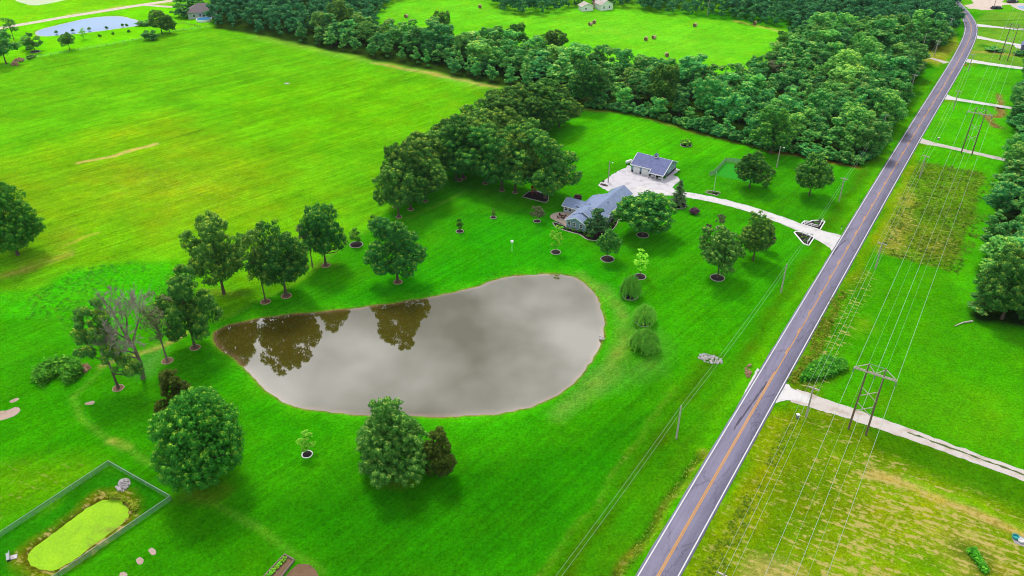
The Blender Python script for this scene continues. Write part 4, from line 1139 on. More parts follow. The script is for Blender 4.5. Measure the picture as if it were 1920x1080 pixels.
T('round1', 1517, 367, 289, 72, 'round-headed tree alone on the lawn by the road', rz=2.5)
for i, (bx, by, ty, w) in enumerate(((1182,556,517,42),(1207,605,573,48),(1208,654,619,56))):
    T('willow', bx, by, ty, w, ['small weeping willow nearest the saplings', 'middle weeping willow of the three along the pond', 'largest weeping willow, nearest the rock pile'][i], 'willow_tree', bed=2.0 if i < 2 else 0)
for i, (bx, by) in enumerate(((1447,325),(1442,331),(1438,339),(1434,348))):
    T('topiary', bx, by+3, by-8, 13, ['clipped round shrub farthest from the drive', 'second clipped round shrub from the woods', 'third clipped round shrub from the woods', 'clipped round shrub nearest the drive'][i], 'round_shrub', 'shrub', 'clipped shrubs by the garden')
T('shrub', 1286, 272, 262, 22, 'dark shrub in an island bed behind the barn', 'shrub', 'shrub', bed=2.2)
T('brown_bush', 1083, 377, 365, 16, 'reddish bush behind the house', 'bush', 'bush')
# ---- upper left
T('thin', 26, 74, 33, 30, 'slender tree between the lane and the far pond')
T('wood3', 12, 120, 57, 62, 'dark tree at the left edge below the far pond')
T('wood0', 66, 97, 60, 30, 'bushy tree in a mulch bed below the far pond', bed=2.5)
T('wood2', 52, 93, 68, 24, 'smaller tree left of the mulch bed by the far pond')
T('ash1', 131, 93, 61, 28, 'lone small round tree below the far pond')
T('light', 158, 74, 52, 15, 'wispy young tree at the edge of the far pond')
T('oak0', 304, 63, 20, 42, 'dark tree right of the far pond', rz=1.7)
T('oak2', 319, 63, 30, 26, 'smaller dark tree joined to the right of the far pond tree')
T('scrub', 285, 75, 57, 28, 'round dark bush on the field fence line', 'bush', 'bush')
T('scrub', 273, 47, 39, 30, 'low bush at the right end of the far pond', 'bush', 'bush')
T('shrub', 59, 109, 103, 18, 'low dark hedge on the far lawn', 'hedge', 'hedge')
for i, (bx, by) in enumerate(((106,62),(137,59),(168,56),(200,54),(230,49),(238,49),(187,69),(212,64.5),(242,60.5))):
    T('shrub', bx, by, by-5, 6, 'small shrub planted about the near shore of the far pond', 'shrub', 'shrub', 'small shrubs by the far pond')
for i, (bx, by, ty, w) in enumerate(((336,32,6,24),(350,33,8,34),(362,24,-4,30),(340,10,-10,30),(374,10,-12,26))):
    T('wood%d' % (i % 6), bx, by, ty, w, 'tree crowding the left side of the far white house', group='trees left of the far house')
# ---- the woods
BELT = [(402,50),(430,57),(490,65),(560,79),(640,97),(720,113),(800,129),(870,145),(940,160),(1000,170),(1075,186),(1100,199),(1140,204),(1190,210),(1240,224),(1290,239),(1340,252),(1400,267),(1440,280),(1500,289),(1560,300),(1608,308),(1630,298),(1645,275),(1660,245),(1688,200),(1697,178),(1722,140),(1745,122),(1700,108),(1690,92),(1745,92),(1760,100),(1786,70),(1792,40),(1793,12),(1770,-8),(1700,-30),(395,-30),(402,20)]
HAYCUT = [(700,34),(733,8),(780,-30),(930,-30),(920,16),(950,29),(1032,29),(1062,17),(1090,16),(1140,16),(1200,20),(1300,32),(1400,45),(1480,56),(1484,95),(1445,118),(1400,142),(1370,165),(1290,158),(1200,140),(1100,127),(960,97),(850,90),(720,72)]
def poisson(poly, cut, dmin, seed, n=9000):
    rr = np.random.default_rng(seed); w = np.array(poly); lo, hi = w.min(0), w.max(0)
    P = lo + rr.random((n, 2))*(hi-lo); P = P[inside(P, poly)]
    if cut is not None: P = P[~inside(P, cut)]
    keep = []
    cell = {}
    for p in P:
        c = (int(p[0]//dmin), int(p[1]//dmin)); ok = True
        for a in (-1, 0, 1):
            for b in (-1, 0, 1):
                for q in cell.get((c[0]+a, c[1]+b), ()):
                    if (q[0]-p[0])**2+(q[1]-p[1])**2 < dmin*dmin: ok = False
        if ok: cell.setdefault(c, []).append(p); keep.append(p)
    return np.array(keep)
belt_w, cut_w = GL(BELT), GL(HAYCUT)
pts = poisson(belt_w, cut_w, 6.4, 3, 16000)
front = GL(BELT[:22]); dfr = seg_dist(pts, front); dhay = seg_dist(pts, cut_w, True)
def PJ(x, y, z):
    fw = y*CP-(z-CAM_H)*SP; up = y*SP+(z-CAM_H)*CP
    return 960+FPX*x/fw, 540-FPX*up/fw
print('wood trees', len(pts))
order = np.argsort(pts[:, 1])
far_lot = []
nind = 0
for i in order:
    x, y = pts[i]; px, py = PJ(x, y, 0)
    rr = random.random()
    if dfr[i] < 7: h = random.uniform(7.5, 11) if px < 1000 else random.uniform(5, 10)
    elif dhay[i] < 7: h = random.uniform(7, 11)
    else: h = random.choice([random.uniform(7.5, 11), random.uniform(10, 15), random.uniform(12, 17)])
    if rr > .93: h *= 1.25
    w = h*random.uniform(.55, .95) if h > 9 else h*random.uniform(.7, 1.05)
    rowf = dfr[i] < 9 and px < 1000
    if rowf: w = h*random.uniform(.5, .68)
    elif random.random() < .13: w *= 1.4; h *= 1.12
    if px < -40 or px > 1960: continue
    if nind < 300 and py > -2:
        key = ('wood%d' % random.choice((1, 4, 7))) if rowf else ('wood%d' % random.randrange(8) if h > 6 else 'scrub')
        zone = ('above the big field' if px < 640 else 'left of the hay meadow' if px < 960 else 'behind the oak windbreak' if px < 1130 else 'behind the blue barn' if px < 1330 else 'behind the garden' if px < 1480 else 'beside the near road' if py > 180 else 'beside the middle road' if py > 90 else 'beside the far road')
        size = 'tall tree' if h > 14.5 else 'low bushy tree' if h < 9 else 'middling tree'
        pos = 'in the front row of the woods' if dfr[i] < 7 else 'at the hay meadow edge of the woods' if dhay[i] < 7 else 'near the top of the woods' if py < 45 else 'deep in the woods'
        lab = size + ' ' + pos + ' ' + zone
        plant_tree(key, x, y, h, w, lab, 'woodland_tree', 'tree', 'trees of the wooded belt'); nind += 1
    else:
        far_lot.append((x, y, h, w))
big = [(1098,199,112,74,'tall oak with a clear pale trunk at the left end of the woods'),(1445,288,200,80,'broad tree standing forward from the woods behind the garden'),(1240,205,120,64,'tall billowing tree in the middle of the woods')]
for bx, by, ty, w, lb in big: T('oak%d' % (bx % 4), bx, by, ty, w, lb)
for bx, by, ty, w, lb in ((828,84,20,44,'big rounded tree rising on the hay meadow side of the belt'),(968,94,44,42,'dark rounded tree rising from the belt below the hay meadow'),(1040,96,57,50,'brownish tree rising from the belt below the hay meadow'),(640,62,0,48,'tall spreading tree left of the hay meadow'),(1470,92,62,30,'rounded tree at the right corner of the hay meadow')):
    T('oak%d' % (bx % 4), bx, by, ty, w, lb)
T('sparse', 1455, 150, 112, 40, 'grey-leaved ailing tree among the woods')
T('shrub', 1465, 63, 58, 14, 'low bush at the far right end of the hay meadow', 'bush', 'bush')
# shrub layer along the lawn edge of the woods
ed_ln = dense(GL([(1105,202),(1140,206),(1190,212),(1240,226),(1290,241),(1340,254),(1400,269),(1440,282),(1500,291),(1560,302),(1606,310),(1634,300),(1650,275),(1664,245),(1690,200)]), 3.4)
for k_, p_ in enumerate(ed_ln):
    h_ = random.uniform(2.6, 5.2); q_ = PJ(p_[0], p_[1], 0)
    plant_tree('scrub', p_[0]+random.uniform(-1, .6), p_[1]+random.uniform(-.2, 1.6), h_, h_*random.uniform(1.0, 1.5), ('taller' if h_ > 4 else 'low') + ' leafy bush filling the wood edge ' + ('behind the blue barn' if q_[0] < 1330 else 'behind the garden' if q_[0] < 1490 else 'near the lone round tree' if q_[0] < 1615 else 'beside the road'), 'woodland_bush', 'bush', 'bushes along the wood edge')
# far part of the wood: one mass
if far_lot:
    rr = np.random.default_rng(9); pos, nrm, sh = [], [], []
    for (x, y, h, w) in far_lot:
        cl = crown_clumps(h, w, .3, 26, rr, .4, (.10, .16), 'oval', .1, .42)
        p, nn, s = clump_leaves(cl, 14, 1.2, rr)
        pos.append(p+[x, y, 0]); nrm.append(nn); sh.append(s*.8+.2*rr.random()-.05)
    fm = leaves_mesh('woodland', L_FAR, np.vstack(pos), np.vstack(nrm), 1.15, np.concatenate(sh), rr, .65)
    tag(link('woodland', fm), 'distant woodland closing the top of the view', 'woodland', kind='stuff')
    print('far lot', len(far_lot), len(fm.polygons))
RW = GL([(1925,150),(1905,188),(1900,225),(1908,248),(1896,300),(1880,345),(1868,400),(1856,445),(1836,520),(1826,588),(1870,600),(1935,612),(2040,630),(2150,560),(2080,380),(2010,230),(1980,150)])
rp = poisson(RW, None, 7.2, 17, 4000)
ed = seg_dist(rp, GL([(1925,150),(1905,188),(1900,225),(1908,248),(1896,300),(1880,345),(1868,400),(1856,445),(1836,520),(1826,588),(1870,600),(1935,612)]))
nr_ = 0
for i in range(len(rp)):
    x, y = rp[i]; px, py = PJ(x, y, 8)
    if px > 2010: continue
    h = random.uniform(9, 13) if ed[i] < 6 else random.uniform(13, 18)
    plant_tree('wood%d' % random.randrange(8), x, y, h, h*random.uniform(.65, .95), ('low' if h < 10.5 else 'middling' if h < 14.5 else 'tall') + ' dark tree ' + ('at the rim' if ed[i] < 6 else 'deep') + ' in the right woods ' + ('above the second lane' if y > 285 else 'beside the upper meadow' if y > 235 else 'beside the lower meadow' if y > 195 else 'at their near end'), 'woodland_tree', 'tree', 'trees of the right-hand woods'); nr_ += 1
print('right wood', nr_)
T('oak3', 1878, 598, 470, 120, 'large rounded tree at the near corner of the right-hand woods')
T('oak1', 1922, 606, 500, 110, 'tree beside the near corner tree of the right-hand woods')
T('scrub', 1902, 232, 218, 36, 'dark bush by the eroded gully', 'bush', 'bush')
T('scrub', 1912, 176, 150, 34, 'dark bush at the end of the white lane', 'bush', 'bush')
T('scrub', 1866, 96, 88, 30, 'straggling bush on the rough plot beside the curve', 'bush', 'bush')
T('scrub', 1912, 104, 94, 24, 'dark bush by the turnaround', 'bush', 'bush')

# ------------------------------------------------------------------ buildings
AX = R(-32.9)
def wall_ring(mb, x0, y0, x1, y1, z0, z1): mb.box(x0, y0, z0, x1, y1, z1)
def gable_roof_y(mb, x0, x1, y0, y1, ze, xr, zr, t=.18):
    """ridge runs along y"""
    mb.slab((x0, y0, ze), (xr, y0, zr), (xr, y1, zr), (x0, y1, ze), t)
    mb.slab((xr, y0, zr), (x1, y0, ze), (x1, y1, ze), (xr, y1, zr), t)
def gable_roof_x(mb, x0, x1, y0, y1, ze, yr, zr, t=.18):
    mb.slab((x0, y0, ze), (x1, y0, ze), (x1, yr, zr), (x0, yr, zr), t)
    mb.slab((x0, yr, zr), (x1, yr, zr), (x1, y1, ze), (x0, y1, ze), t)
def tri_wall_y(mb, x0, x1, y, ze, xr, zr, d=.12):
    mb.add([(x0, y, ze), (x1, y, ze), (xr, y, zr), (x0, y+d, ze), (x1, y+d, ze), (xr, y+d, zr)], [(0,1,2),(5,4,3),(0,3,4,1),(1,4,5,2),(2,5,3,0)])
def tri_wall_x(mb, y0, y1, x, ze, yr, zr, d=.12):
    mb.add([(x, y0, ze), (x, y1, ze), (x, yr, zr), (x+d, y0, ze), (x+d, y1, ze), (x+d, yr, zr)], [(0,1,2),(5,4,3),(0,3,4,1),(1,4,5,2),(2,5,3,0)])
def window(parent, c, w, h, face, dark=None):
    """face: 'y-' looks towards -y, 'x+' towards +x ..."""
    x, y, z = c
    f = MB(); p = MB(); q = .12
    if face[0] == 'y':
        s = -1 if face[1] == '-' else 1
        for (a, b, cc, d) in ((x-w/2-q, z-h/2-q, x+w/2+q, z-h/2), (x-w/2-q, z+h/2, x+w/2+q, z+h/2+q), (x-w/2-q, z-h/2, x-w/2, z+h/2), (x+w/2, z-h/2, x+w/2+q, z+h/2), (x-w/2, z-.03, x+w/2, z+.03)):
            f.box(a, min(y, y+s*.07), b, cc, max(y, y+s*.07), d)
        p.box(x-w/2, min(y, y+s*.03), z-h/2, x+w/2, max(y, y+s*.03), z+h/2)
    else:
        s = -1 if face[1] == '-' else 1
        for (a, b, cc, d) in ((y-w/2-q, z-h/2-q, y+w/2+q, z-h/2), (y-w/2-q, z+h/2, y+w/2+q, z+h/2+q), (y-w/2-q, z-h/2, y-w/2, z+h/2), (y+w/2, z-h/2, y+w/2+q, z+h/2), (y-w/2, z-.03, y+w/2, z+.03)):
            f.box(min(x, x+s*.07), a, b, max(x, x+s*.07), cc, d)
        p.box(min(x, x+s*.03), y-w/2, z-h/2, max(x, x+s*.03), y+w/2, z+h/2)
    wo = p.build('window', dark or M['glass'], parent); f.build('frame', M['trim'], wo)

house = tag(empty('house', (17.0, 223.5, 0), AX), 'long grey-roofed blue house with patio beside the lawn', 'house')
# front wing
mb = MB(); mb.box(0, .6, -.2, 7.0, 4.4, 2.7); tri_wall_y(mb, 0, 7.0, .6, 2.7, 3.6, 4.3); mb.build('wall', M['siding'], house)
mb = MB(); mb.box(0, 4.4, -.2, 7.6, 9.1, 2.7); tri_wall_y(mb, 0, 7.9, 4.3, 2.7, 4.2, 4.85, .1); mb.build('wall', M['siding'], house)
mb = MB(); mb.box(2.6, 9.1, -.2, 9.3, 28.8, 2.7); tri_wall_y(mb, 2.6, 9.3, 8.95, 2.7, 6.2, 4.9, .1); tri_wall_y(mb, 2.6, 9.3, 28.7, 2.7, 6.2, 4.9, .1); mb.build('wall', M['siding'], house)
mb = MB(); mb.box(-5.9, 9.3, -.2, 2.6, 15.2, 2.5); tri_wall_x(mb, 9.3, 15.2, -5.9, 2.5, 12.2, 4.0, .1); mb.build('wall', M['siding_light'], house, )
mb = MB(); mb.box(-.8, 15.2, -.2, 2.6, 21.3, 2.4); mb.build('wall', M['siding'], house)
mb = MB(); mb.box(7.6, 6.7, -.2, 10.8, 10.9, 2.5); tri_wall_x(mb, 6.7, 10.9, 10.7, 2.5, 8.8, 3.8, .1); mb.build('wall', M['siding'], house)
r_ = MB(); gable_roof_y(r_, -.4, 7.45, .2, 4.3, 2.66, 3.6, 4.42); r_.build('roof', M['roof_house'], house)
r_ = MB(); gable_roof_y(r_, -.4, 8.3, 4.0, 9.0, 2.68, 4.2, 5.0); r_.build('roof', M['roof_house'], house)
r_ = MB(); r_.slab((6.2, 8.6, 5.05), (9.75, 8.6, 2.68), (9.75, 29.2, 2.68), (6.2, 29.2, 5.05), .18)
r_.slab((2.35, 22.2, 2.75), (6.2, 22.2, 5.05), (6.2, 29.2, 5.05), (2.35, 29.2, 2.75), .18)
r_.slab((-1.25, 8.6, 2.6), (6.2, 8.6, 5.04), (6.2, 22.2, 5.04), (-1.25, 21.3, 2.6), .18)
main_roof = r_.build('roof', M['roof_house'], house)
MB().lathe([(.12, 0), (.12, .5), (.15, .5), (.15, .6)], 8, (7.2, 15.4, 4.2)).build('vent', M['dark'], main_roof)
MB().lathe([(.1, 0), (.1, .5)], 8, (3.4, 20.0, 4.0)).build('vent', M['white'], main_roof)
MB().lathe([(.1, 0), (.1, .5)], 8, (1.0, 21.0, 3.2)).build('vent', M['white'], main_roof)
r_ = MB(); gable_roof_x(r_, -6.4, 2.2, 8.8, 15.7, 2.5, 12.2, 4.12); sun_roof = r_.build('roof', M['roof_house'], house)
MB().box(-1.6, 9.6, 2.95, -.4, 9.9, 3.1).build('skylight', M['dark'], sun_roof)
r_ = MB(); gable_roof_x(r_, 6.6, 11.3, 6.3, 11.3, 2.5, 8.8, 3.95); r_.build('roof', M['roof_house'], house)
# fascia / rakes
for nm, segs in (('fascia', [((-.4, .17, 2.56), (3.6, .17, 4.32)), ((3.6, .17, 4.32), (7.45, .17, 2.56))]),
                 ('fascia', [((4.2, 3.97, 4.9), (8.3, 3.97, 2.6))]), ('fascia', [((-1.25, 8.56, 2.5), (6.2, 8.56, 4.94))]),
                 ('fascia', [((9.78, 11.3, 2.58), (9.78, 29.2, 2.58))]), ('fascia', [((-6.4, 8.77, 2.4), (-1.0, 8.77, 2.4))]),
                 ('fascia', [((-6.43, 8.8, 2.4), (-6.43, 12.2, 4.0)), ((-6.43, 12.2, 4.0), (-6.43, 15.7, 2.4))]),
                 ('fascia', [((11.33, 6.3, 2.4), (11.33, 8.8, 3.84)), ((11.33, 8.8, 3.84), (11.33, 11.3, 2.4))]),
                 ('fascia', [((6.2, 29.23, 4.95), (9.75, 29.23, 2.6)), ((2.35, 29.23, 2.65), (6.2, 29.23, 4.95))]),
                 ('fascia', [((-.43, .2, 2.56), (-.43, 9.0, 2.56))])):
    m_ = MB()
    for a, b in segs: m_.bar(a, b, .08, .26)
    m_.build(nm, M['trim'], house)
for cx in (.06, 6.94): MB().box(cx-.1, .54, -.2, cx+.1, .62, 2.66).build('corner_board', M['trim'], house)
for x in (1.15, 3.0, 5.4): window(house, (x, .6, 1.75), .8, 1.15, 'y-')
for x in (-4.9, -3.5): window(house, (x, 9.3, 1.55), 1.0, 1.3, 'y-', M['dark'])
for y in (12.6, 15.2, 18.0, 21.0, 23.6, 26.4): window(house, (9.3, y, 1.5), 1.1, 1.3, 'x+')
window(house, (10.8, 8.8, 1.5), 1.0, 1.2, 'x+')
for y in (11.2, 13.4): window(house, (-5.9, y, 1.5), 1.2, 1.2, 'x-', M['dark'])
for y in (17, 19.6): window(house, (-.8, y, 1.4), 1.0, 1.0, 'x-')
d_ = MB().box(9.3, 16.0, 0, 9.36, 16.95, 2.05).build('door', M['white'], house); MB().box(9.36, 16.75, 1.0, 9.42, 16.82, 1.1).build('handle', M['metal'], d_)

def HL(pts): 
    c, s = math.cos(AX), math.sin(AX)
    return [(17.0+x*c-y*s, 223.5+x*s+y*c) for x, y in pts]
def hsq(u, v): return (1020+u/9.6, 340+v/9.6)
sheet('patio', smooth_poly(HL([(0, .5), (0, 9.3), (-6.2, 9.3), (-7.6, 8.0), (-8.3, 6.4), (-8.2, 4.4), (-7.2, 3.0), (-4, 2.2), (-1.1, 1.5)]), 1), .05, M['paver'])
def bed(name, pts, label, cat='flower bed', mat='mulch', edge='edging', ew=.28, eh=.14):
    o = tag(empty(name, (*pts[0], 0)), label, cat)
    l0 = [(x-pts[0][0], y-pts[0][1]) for x, y in pts]
    link('mulch', sheet_mesh('mulch', l0, .045, M[mat], .03), o)
    ln = dense(np.array(l0 + [l0[0]]), .8)
    link('edging', strip_mesh('edging', ln, ew, eh, M[edge], thick=eh), o)
    return o
bed('foundation_bed', smooth_poly(GL([hsq(*q) for q in [(150,722),(180,795),(240,845),(330,872),(500,925),(620,950),(690,985),(740,1035),(850,1065),(980,1072),(1080,1020),(1240,870),(1310,780),(1335,715),(1260,650),(1180,700),(740,915),(560,880),(400,835),(380,800)]]), 1), 'curved dark mulch bed along the house front and patio')
for i, (u, v) in enumerate(((420,868),(525,890),(640,915),(730,950),(270,830),(330,850),(800,1000),(860,1010),(1180,800),(1240,790),(1200,850),(1280,740),(1340,640),(1350,600),(1400,560),(1300,690))):
    bx, by = hsq(u, v)
    T('hydrangea' if i in (5, 13) else 'shrub', bx, by, by-(4.2+random.random()*2), 5.5+random.random()*3, ['round shrub under the left window of the house gable','round shrub under the middle window of the house gable','round shrub under the right window of the house gable','shrub at the right corner of the house gable','small plant at the patio end of the house bed','pale plant below the patio corner in the house bed','small shrub left of the house evergreen','small shrub at the foot of the house evergreen','dark shrub right of the house evergreen','dark shrub by the front porch','shrub at the right tip of the house bed','shrub beside the front walk','shrub along the house front beyond the walk','pale flowering bush at the house front','farthest shrub along the house front','shrub at the porch corner'][i], 'shrub', 'shrub', 'shrubs in the house bed')
sheet('front_walk', GL([hsq(*q) for q in [(1250,640),(1290,645),(1380,690),(1470,690),(1470,715),(1370,715),(1290,680)]]), .05, M['paver'])
# patio set
t_ = tag(empty('patio_table', (*G(*hsq(318, 655)), .05)), 'round dark table with chairs on the patio', 'table')
MB().lathe([(.65, .7), (.65, .75)], 14).build('tabletop', M['furniture'], t_); MB().lathe([(.3, 0), (.06, .08), (.06, .7)], 10).build('pedestal', M['furniture'], t_)
for k in range(4):
    a = k*math.pi/2+.4; gx, gy = G(*hsq(318, 655))
    c_ = tag(empty('patio_chair', (gx+1.25*math.cos(a), gy+1.25*math.sin(a), .05), a+math.pi/2), 'dark chair pulled up to the round patio table', 'chair', 'chairs round the patio table')
    MB().box(-.28, -.28, .4, .28, .28, .48).build('seat', M['furniture'], c_); MB().box(-.28, -.32, .48, .28, -.26, 1.0).build('backrest', M['furniture'], c_)
    for sx in (-.24, .24):
        for sy in (-.24, .24): MB().box(sx-.03, sy-.03, 0, sx+.03, sy+.03, .4).build('leg', M['furniture'], c_)

# barn / garage
barn = tag(empty('barn', (44.3, 266.5, 0), AX), 'blue garage barn with white doors and open bays on the gravel yard', 'barn')
mb = MB(); mb.box(-.7, 0, -.2, 6.6, 10.7, 3.0); mb.box(6.6, 3.0, -.2, 12.2, 10.7, 3.0)
for x in (-.7, 12.08): tri_wall_y(MB(), 0, 1, 0, 0, 0, 1)
mb.add([(-.7, 0, 3), (-.7, 10.7, 3), (-.7, 5.3, 5.45), (-.58, 0, 3), (-.58, 10.7, 3), (-.58, 5.3, 5.45)], [(0,1,2),(5,4,3)])
mb.add([(12.2, 0, 2.2), (12.2, 3.0, 2.2), (12.2, 3.0, 4.3), (12.2, 0, 3), (12.08, 0, 2.2), (12.08, 3.0, 2.2), (12.08, 3.0, 4.3), (12.08, 0, 3)], [(0,1,2,3),(7,6,5,4)])
mb.add([(12.2, 0, 3), (12.2, 10.7, 3), (12.2, 5.3, 5.45), (12.08, 0, 3), (12.08, 10.7, 3), (12.08, 5.3, 5.45)], [(0,1,2),(5,4,3)])
mb.build('wall', M['siding'], barn)
r_ = MB()
r_.slab((-1.05, -.4, 2.98), (7.2, -.4, 2.98), (7.2, 5.3, 5.6), (-1.05, 5.3, 5.6), .18)
r_.slab((7.2, -2.0, 2.25), (12.65, -2.0, 2.25), (12.65, 5.3, 5.6), (7.2, 5.3, 5.6), .18)
r_.slab((-1.05, 5.3, 5.6), (12.65, 5.3, 5.6), (12.65, 11.1, 2.95), (-1.05, 11.1, 2.95), .18)
broof = r_.build('roof', M['roof_barn'], barn)
for a, b in (((-1.1, -.4, 2.92), (-1.1, 5.3, 5.54)), ((12.7, -2.0, 2.2), (12.7, 5.3, 5.54)), ((12.7, 5.3, 5.54), (12.7, 11.1, 2.9)), ((-1.1, 5.3, 5.54), (-1.1, 11.1, 2.9)), ((-1.05, -.44, 2.86), (7.2, -.44, 2.86)), ((7.2, -2.04, 2.14), (12.65, -2.04, 2.14)), ((7.14, -2.0, 2.3), (7.14, -.3, 3.1)), ((-1.05, 11.14, 2.82), (12.65, 11.14, 2.82))):
    MB().bar(a, b, .14, .32).build('fascia', M['trim'], barn)
for x0 in (.1, 3.35):
    d_ = MB().box(x0, -.06, 0, x0+2.5, 0, 2.35).build('garage_door', M['white'], barn)
    for j in range(4): MB().box(x0+.04, -.09, .04+j*.58, x0+2.46, -.06, .57+j*.58).build('panel', M['white'], d_)
for x0, x1 in ((-.7, .05), (2.65, 3.3), (5.9, 6.6)): MB().box(x0, -.05, 0, x1, -.003, .9).build('wainscot', M['dark'], barn)
MB().box(12.2, 3.0, 0, 12.25, 10.7, .9).build('wainscot', M['dark'], barn)
for x in (6.75, 9.5, 12.2): MB().box(x-.13, -1.85, -.1, x+.13, -1.6, 2.2).build('post', M['trim'], barn)
cup = MB().box(5.7, 4.75, 5.2, 6.9, 5.85, 6.3).build('cupola', M['white'], barn)
MB().add([(5.5, 4.55, 6.3), (7.1, 4.55, 6.3), (7.1, 6.05, 6.3), (5.5, 6.05, 6.3), (6.3, 5.3, 7.2)], [(0,1,4),(1,2,4),(2,3,4),(3,0,4),(3,2,1,0)]).build('cap', M['roof_barn'], cup)
MB().box(5.85, 4.68, 5.75, 6.75, 4.75, 6.15).build('louvre', M['dark'], cup)
MB().tube([(6.3, 5.3, 7.1), (6.3, 5.3, 8.0)], .035, 5).bar((5.95, 5.3, 7.85), (6.65, 5.3, 7.85), .04, .12).build('weathervane', M['dark'], cup)
for y in (5.2, 8.4): window(barn, (12.2, y, 1.8), .9, .9, 'x+')

def BL(x, y):
    c, s = math.cos(AX), math.sin(AX); return (44.3+x*c-y*s, 266.5+x*s+y*c)
def vehicle(name, loc, rz, L, W, H, mat, label, cat, open_top=False):
    o = tag(empty(name, (*loc, 0), rz), label, cat)
    r = H*.2
    b_ = MB(); b_.add([(-L/2,-W/2,r*.9),(L/2,-W/2,r*.9),(L/2,W/2,r*.9),(-L/2,W/2,r*.9),(-L/2,-W/2,H*.55),(L/2,-W/2,H*.48),(L/2,W/2,H*.48),(-L/2,W/2,H*.55)], [(0,3,2,1),(4,5,6,7),(0,1,5,4),(1,2,6,5),(2,3,7,6),(3,0,4,7)])
    b_.build('body', mat, o)
    c_ = MB(); x0, x1 = -L*.38, L*.22
    c_.add([(x0,-W*.46,H*.53),(x1,-W*.46,H*.5),(x1,W*.46,H*.5),(x0,W*.46,H*.53),(x0+L*.06,-W*.4,H),(x1-L*.14,-W*.4,H),(x1-L*.14,W*.4,H),(x0+L*.06,W*.4,H)], [(4,5,6,7),(0,1,5,4),(1,2,6,5),(2,3,7,6),(3,0,4,7)])
    cb = c_.build('cabin', M['glass'], o)
    MB().box(x0+L*.05, -W*.41, H*.97, x1-L*.13, W*.41, H*1.01).build('roof', mat, cb)
    for sx in (-.32, .32):
        for sy in (-1, 1):
            t = MB().tube([(sx*L, sy*W*.5-.1*sy-.08, r), (sx*L, sy*W*.5-.1*sy+.08, r)], r*1.1, 12)
            t.build('wheel', M['tyre'], o)
vehicle('utility_cart', BL(8.0, .6), AX+math.pi/2, 2.6, 1.4, 1.7, M['car_white'], 'small pale cart parked in the left open bay of the barn', 'cart')
vehicle('utility_cart', BL(10.8, .4), AX+1.9, 2.8, 1.5, 1.6, M['car_white'], 'white cart parked at an angle in the right open bay', 'cart')
tk = tag(empty('propane_tank', (*G(*gsq(735, 395)), 0), .6), 'white propane tank behind the barn corner', 'tank')
MB().lathe([(.15, -1.5), (.45, -1.4), (.6, -1.1), (.62, 0), (.6, 1.1), (.45, 1.4), (.15, 1.5)], 14).build('tank_body', M['white'], tk, True).rotation_euler = (0, R(90), 0)
tk.children[0].location = (0, 0, .95)
for sx in (-.8, .8): MB().box(sx-.1, -.4, 0, sx+.1, .4, .5).build('leg', M['metal'], tk)
pl = tag(empty('timber_planter', (*G(*gsq(240, 828)), 0), -.55), 'dark raised timber planter at the tip of the gravel yard', 'planter')
MB().box(-1.3, -.35, 0, 1.3, .35, .4).build('frame', M['pole_dark'], pl); MB().box(-1.15, -.22, .4, 1.15, .22, .46).build('soil', M['mulch'], pl)
T('shrub', *gsq(225, 752), gsq(0, 715)[1], 5, 'dark shrub at the edge of the gravel yard below the lamp pole', 'shrub', 'shrub')

def small_house(name, loc, rz, sx, sy, hw, hr, wmat, rmat, label, cat, hip=True):
    o = tag(empty(name, (*loc, 0), rz), label, cat)
    w_ = MB().box(-sx/2, -sy/2, -.2, sx/2, sy/2, hw)
    if not hip:
        tri_wall_y(w_, -sx/2, sx/2, -sy/2, hw, 0, hw+hr, .1); tri_wall_y(w_, -sx/2, sx/2, sy/2-.1, hw, 0, hw+hr, .1)
    w_.build('wall', wmat, o)
    r_ = MB(); e_ = .5
    if hip:
        k = max(0, sx/2-sy/2)
        r_.add([(-sx/2-e_, -sy/2-e_, hw-.1), (sx/2+e_, -sy/2-e_, hw-.1), (sx/2+e_, sy/2+e_, hw-.1), (-sx/2-e_, sy/2+e_, hw-.1), (-k, 0, hw+hr), (k, 0, hw+hr)], [(0,1,5,4),(1,2,5),(2,3,4,5),(3,0,4),(3,2,1,0)])
    else:
        gable_roof_y(r_, -sx/2-e_, sx/2+e_, -sy/2-e_, sy/2+e_, hw-.15, 0, hw+hr+.12)
    r_.build('roof', rmat, o)
    return o
fh = small_house('white_house', G(381, 30), .35, 17, 12, 3.6, 4.0, M['siding_light'], M['roof_brown'], 'white house with a brown hipped roof at the far corner of the woods', 'house')
for x in (-5, -1.5, 2.2, 5.4): window(fh, (x, -6.0, 1.9), 1.2, 1.4, 'y-')
MB().box(-.1, -6.06, 0, .9, -6.0, 2.1).build('door', M['dark'], fh)
po = tag(empty('swimming_pool', (*G(383, 38.5), 0)), 'round above-ground pool behind the far white house', 'pool')
MB().lathe([(4.6, 0), (4.6, 1.2), (4.3, 1.2), (4.3, 1.0)], 24).build('wall', M['white'], po); MB().lathe([(4.28, .9), (4.28, 1.02)], 24).build('water', M['blue'], po)
s1 = small_house('shed', G(1098, 19), .3, 7.5, 6, 3.0, 1.6, M['white'], M['lane'], 'small white shed left of the red mast at the hay meadow', 'shed', False)
window(s1, (-1, -3, 1.6), 1, 1, 'y-')
s2 = small_house('farmhouse', G(1130, 16), .45, 8.5, 10, 3.6, 2.4, M['white'], M['lane'], 'old white farmhouse with a patched roof at the top of the hay meadow', 'house', False)
for x in (-2.2, 1.8): window(s2, (x, -5, 1.9), .9, 1.3, 'y-')
mast = tag(empty('mast', (*G(1113, 16), 0)), 'rust red mast between the white shed and farmhouse', 'mast')
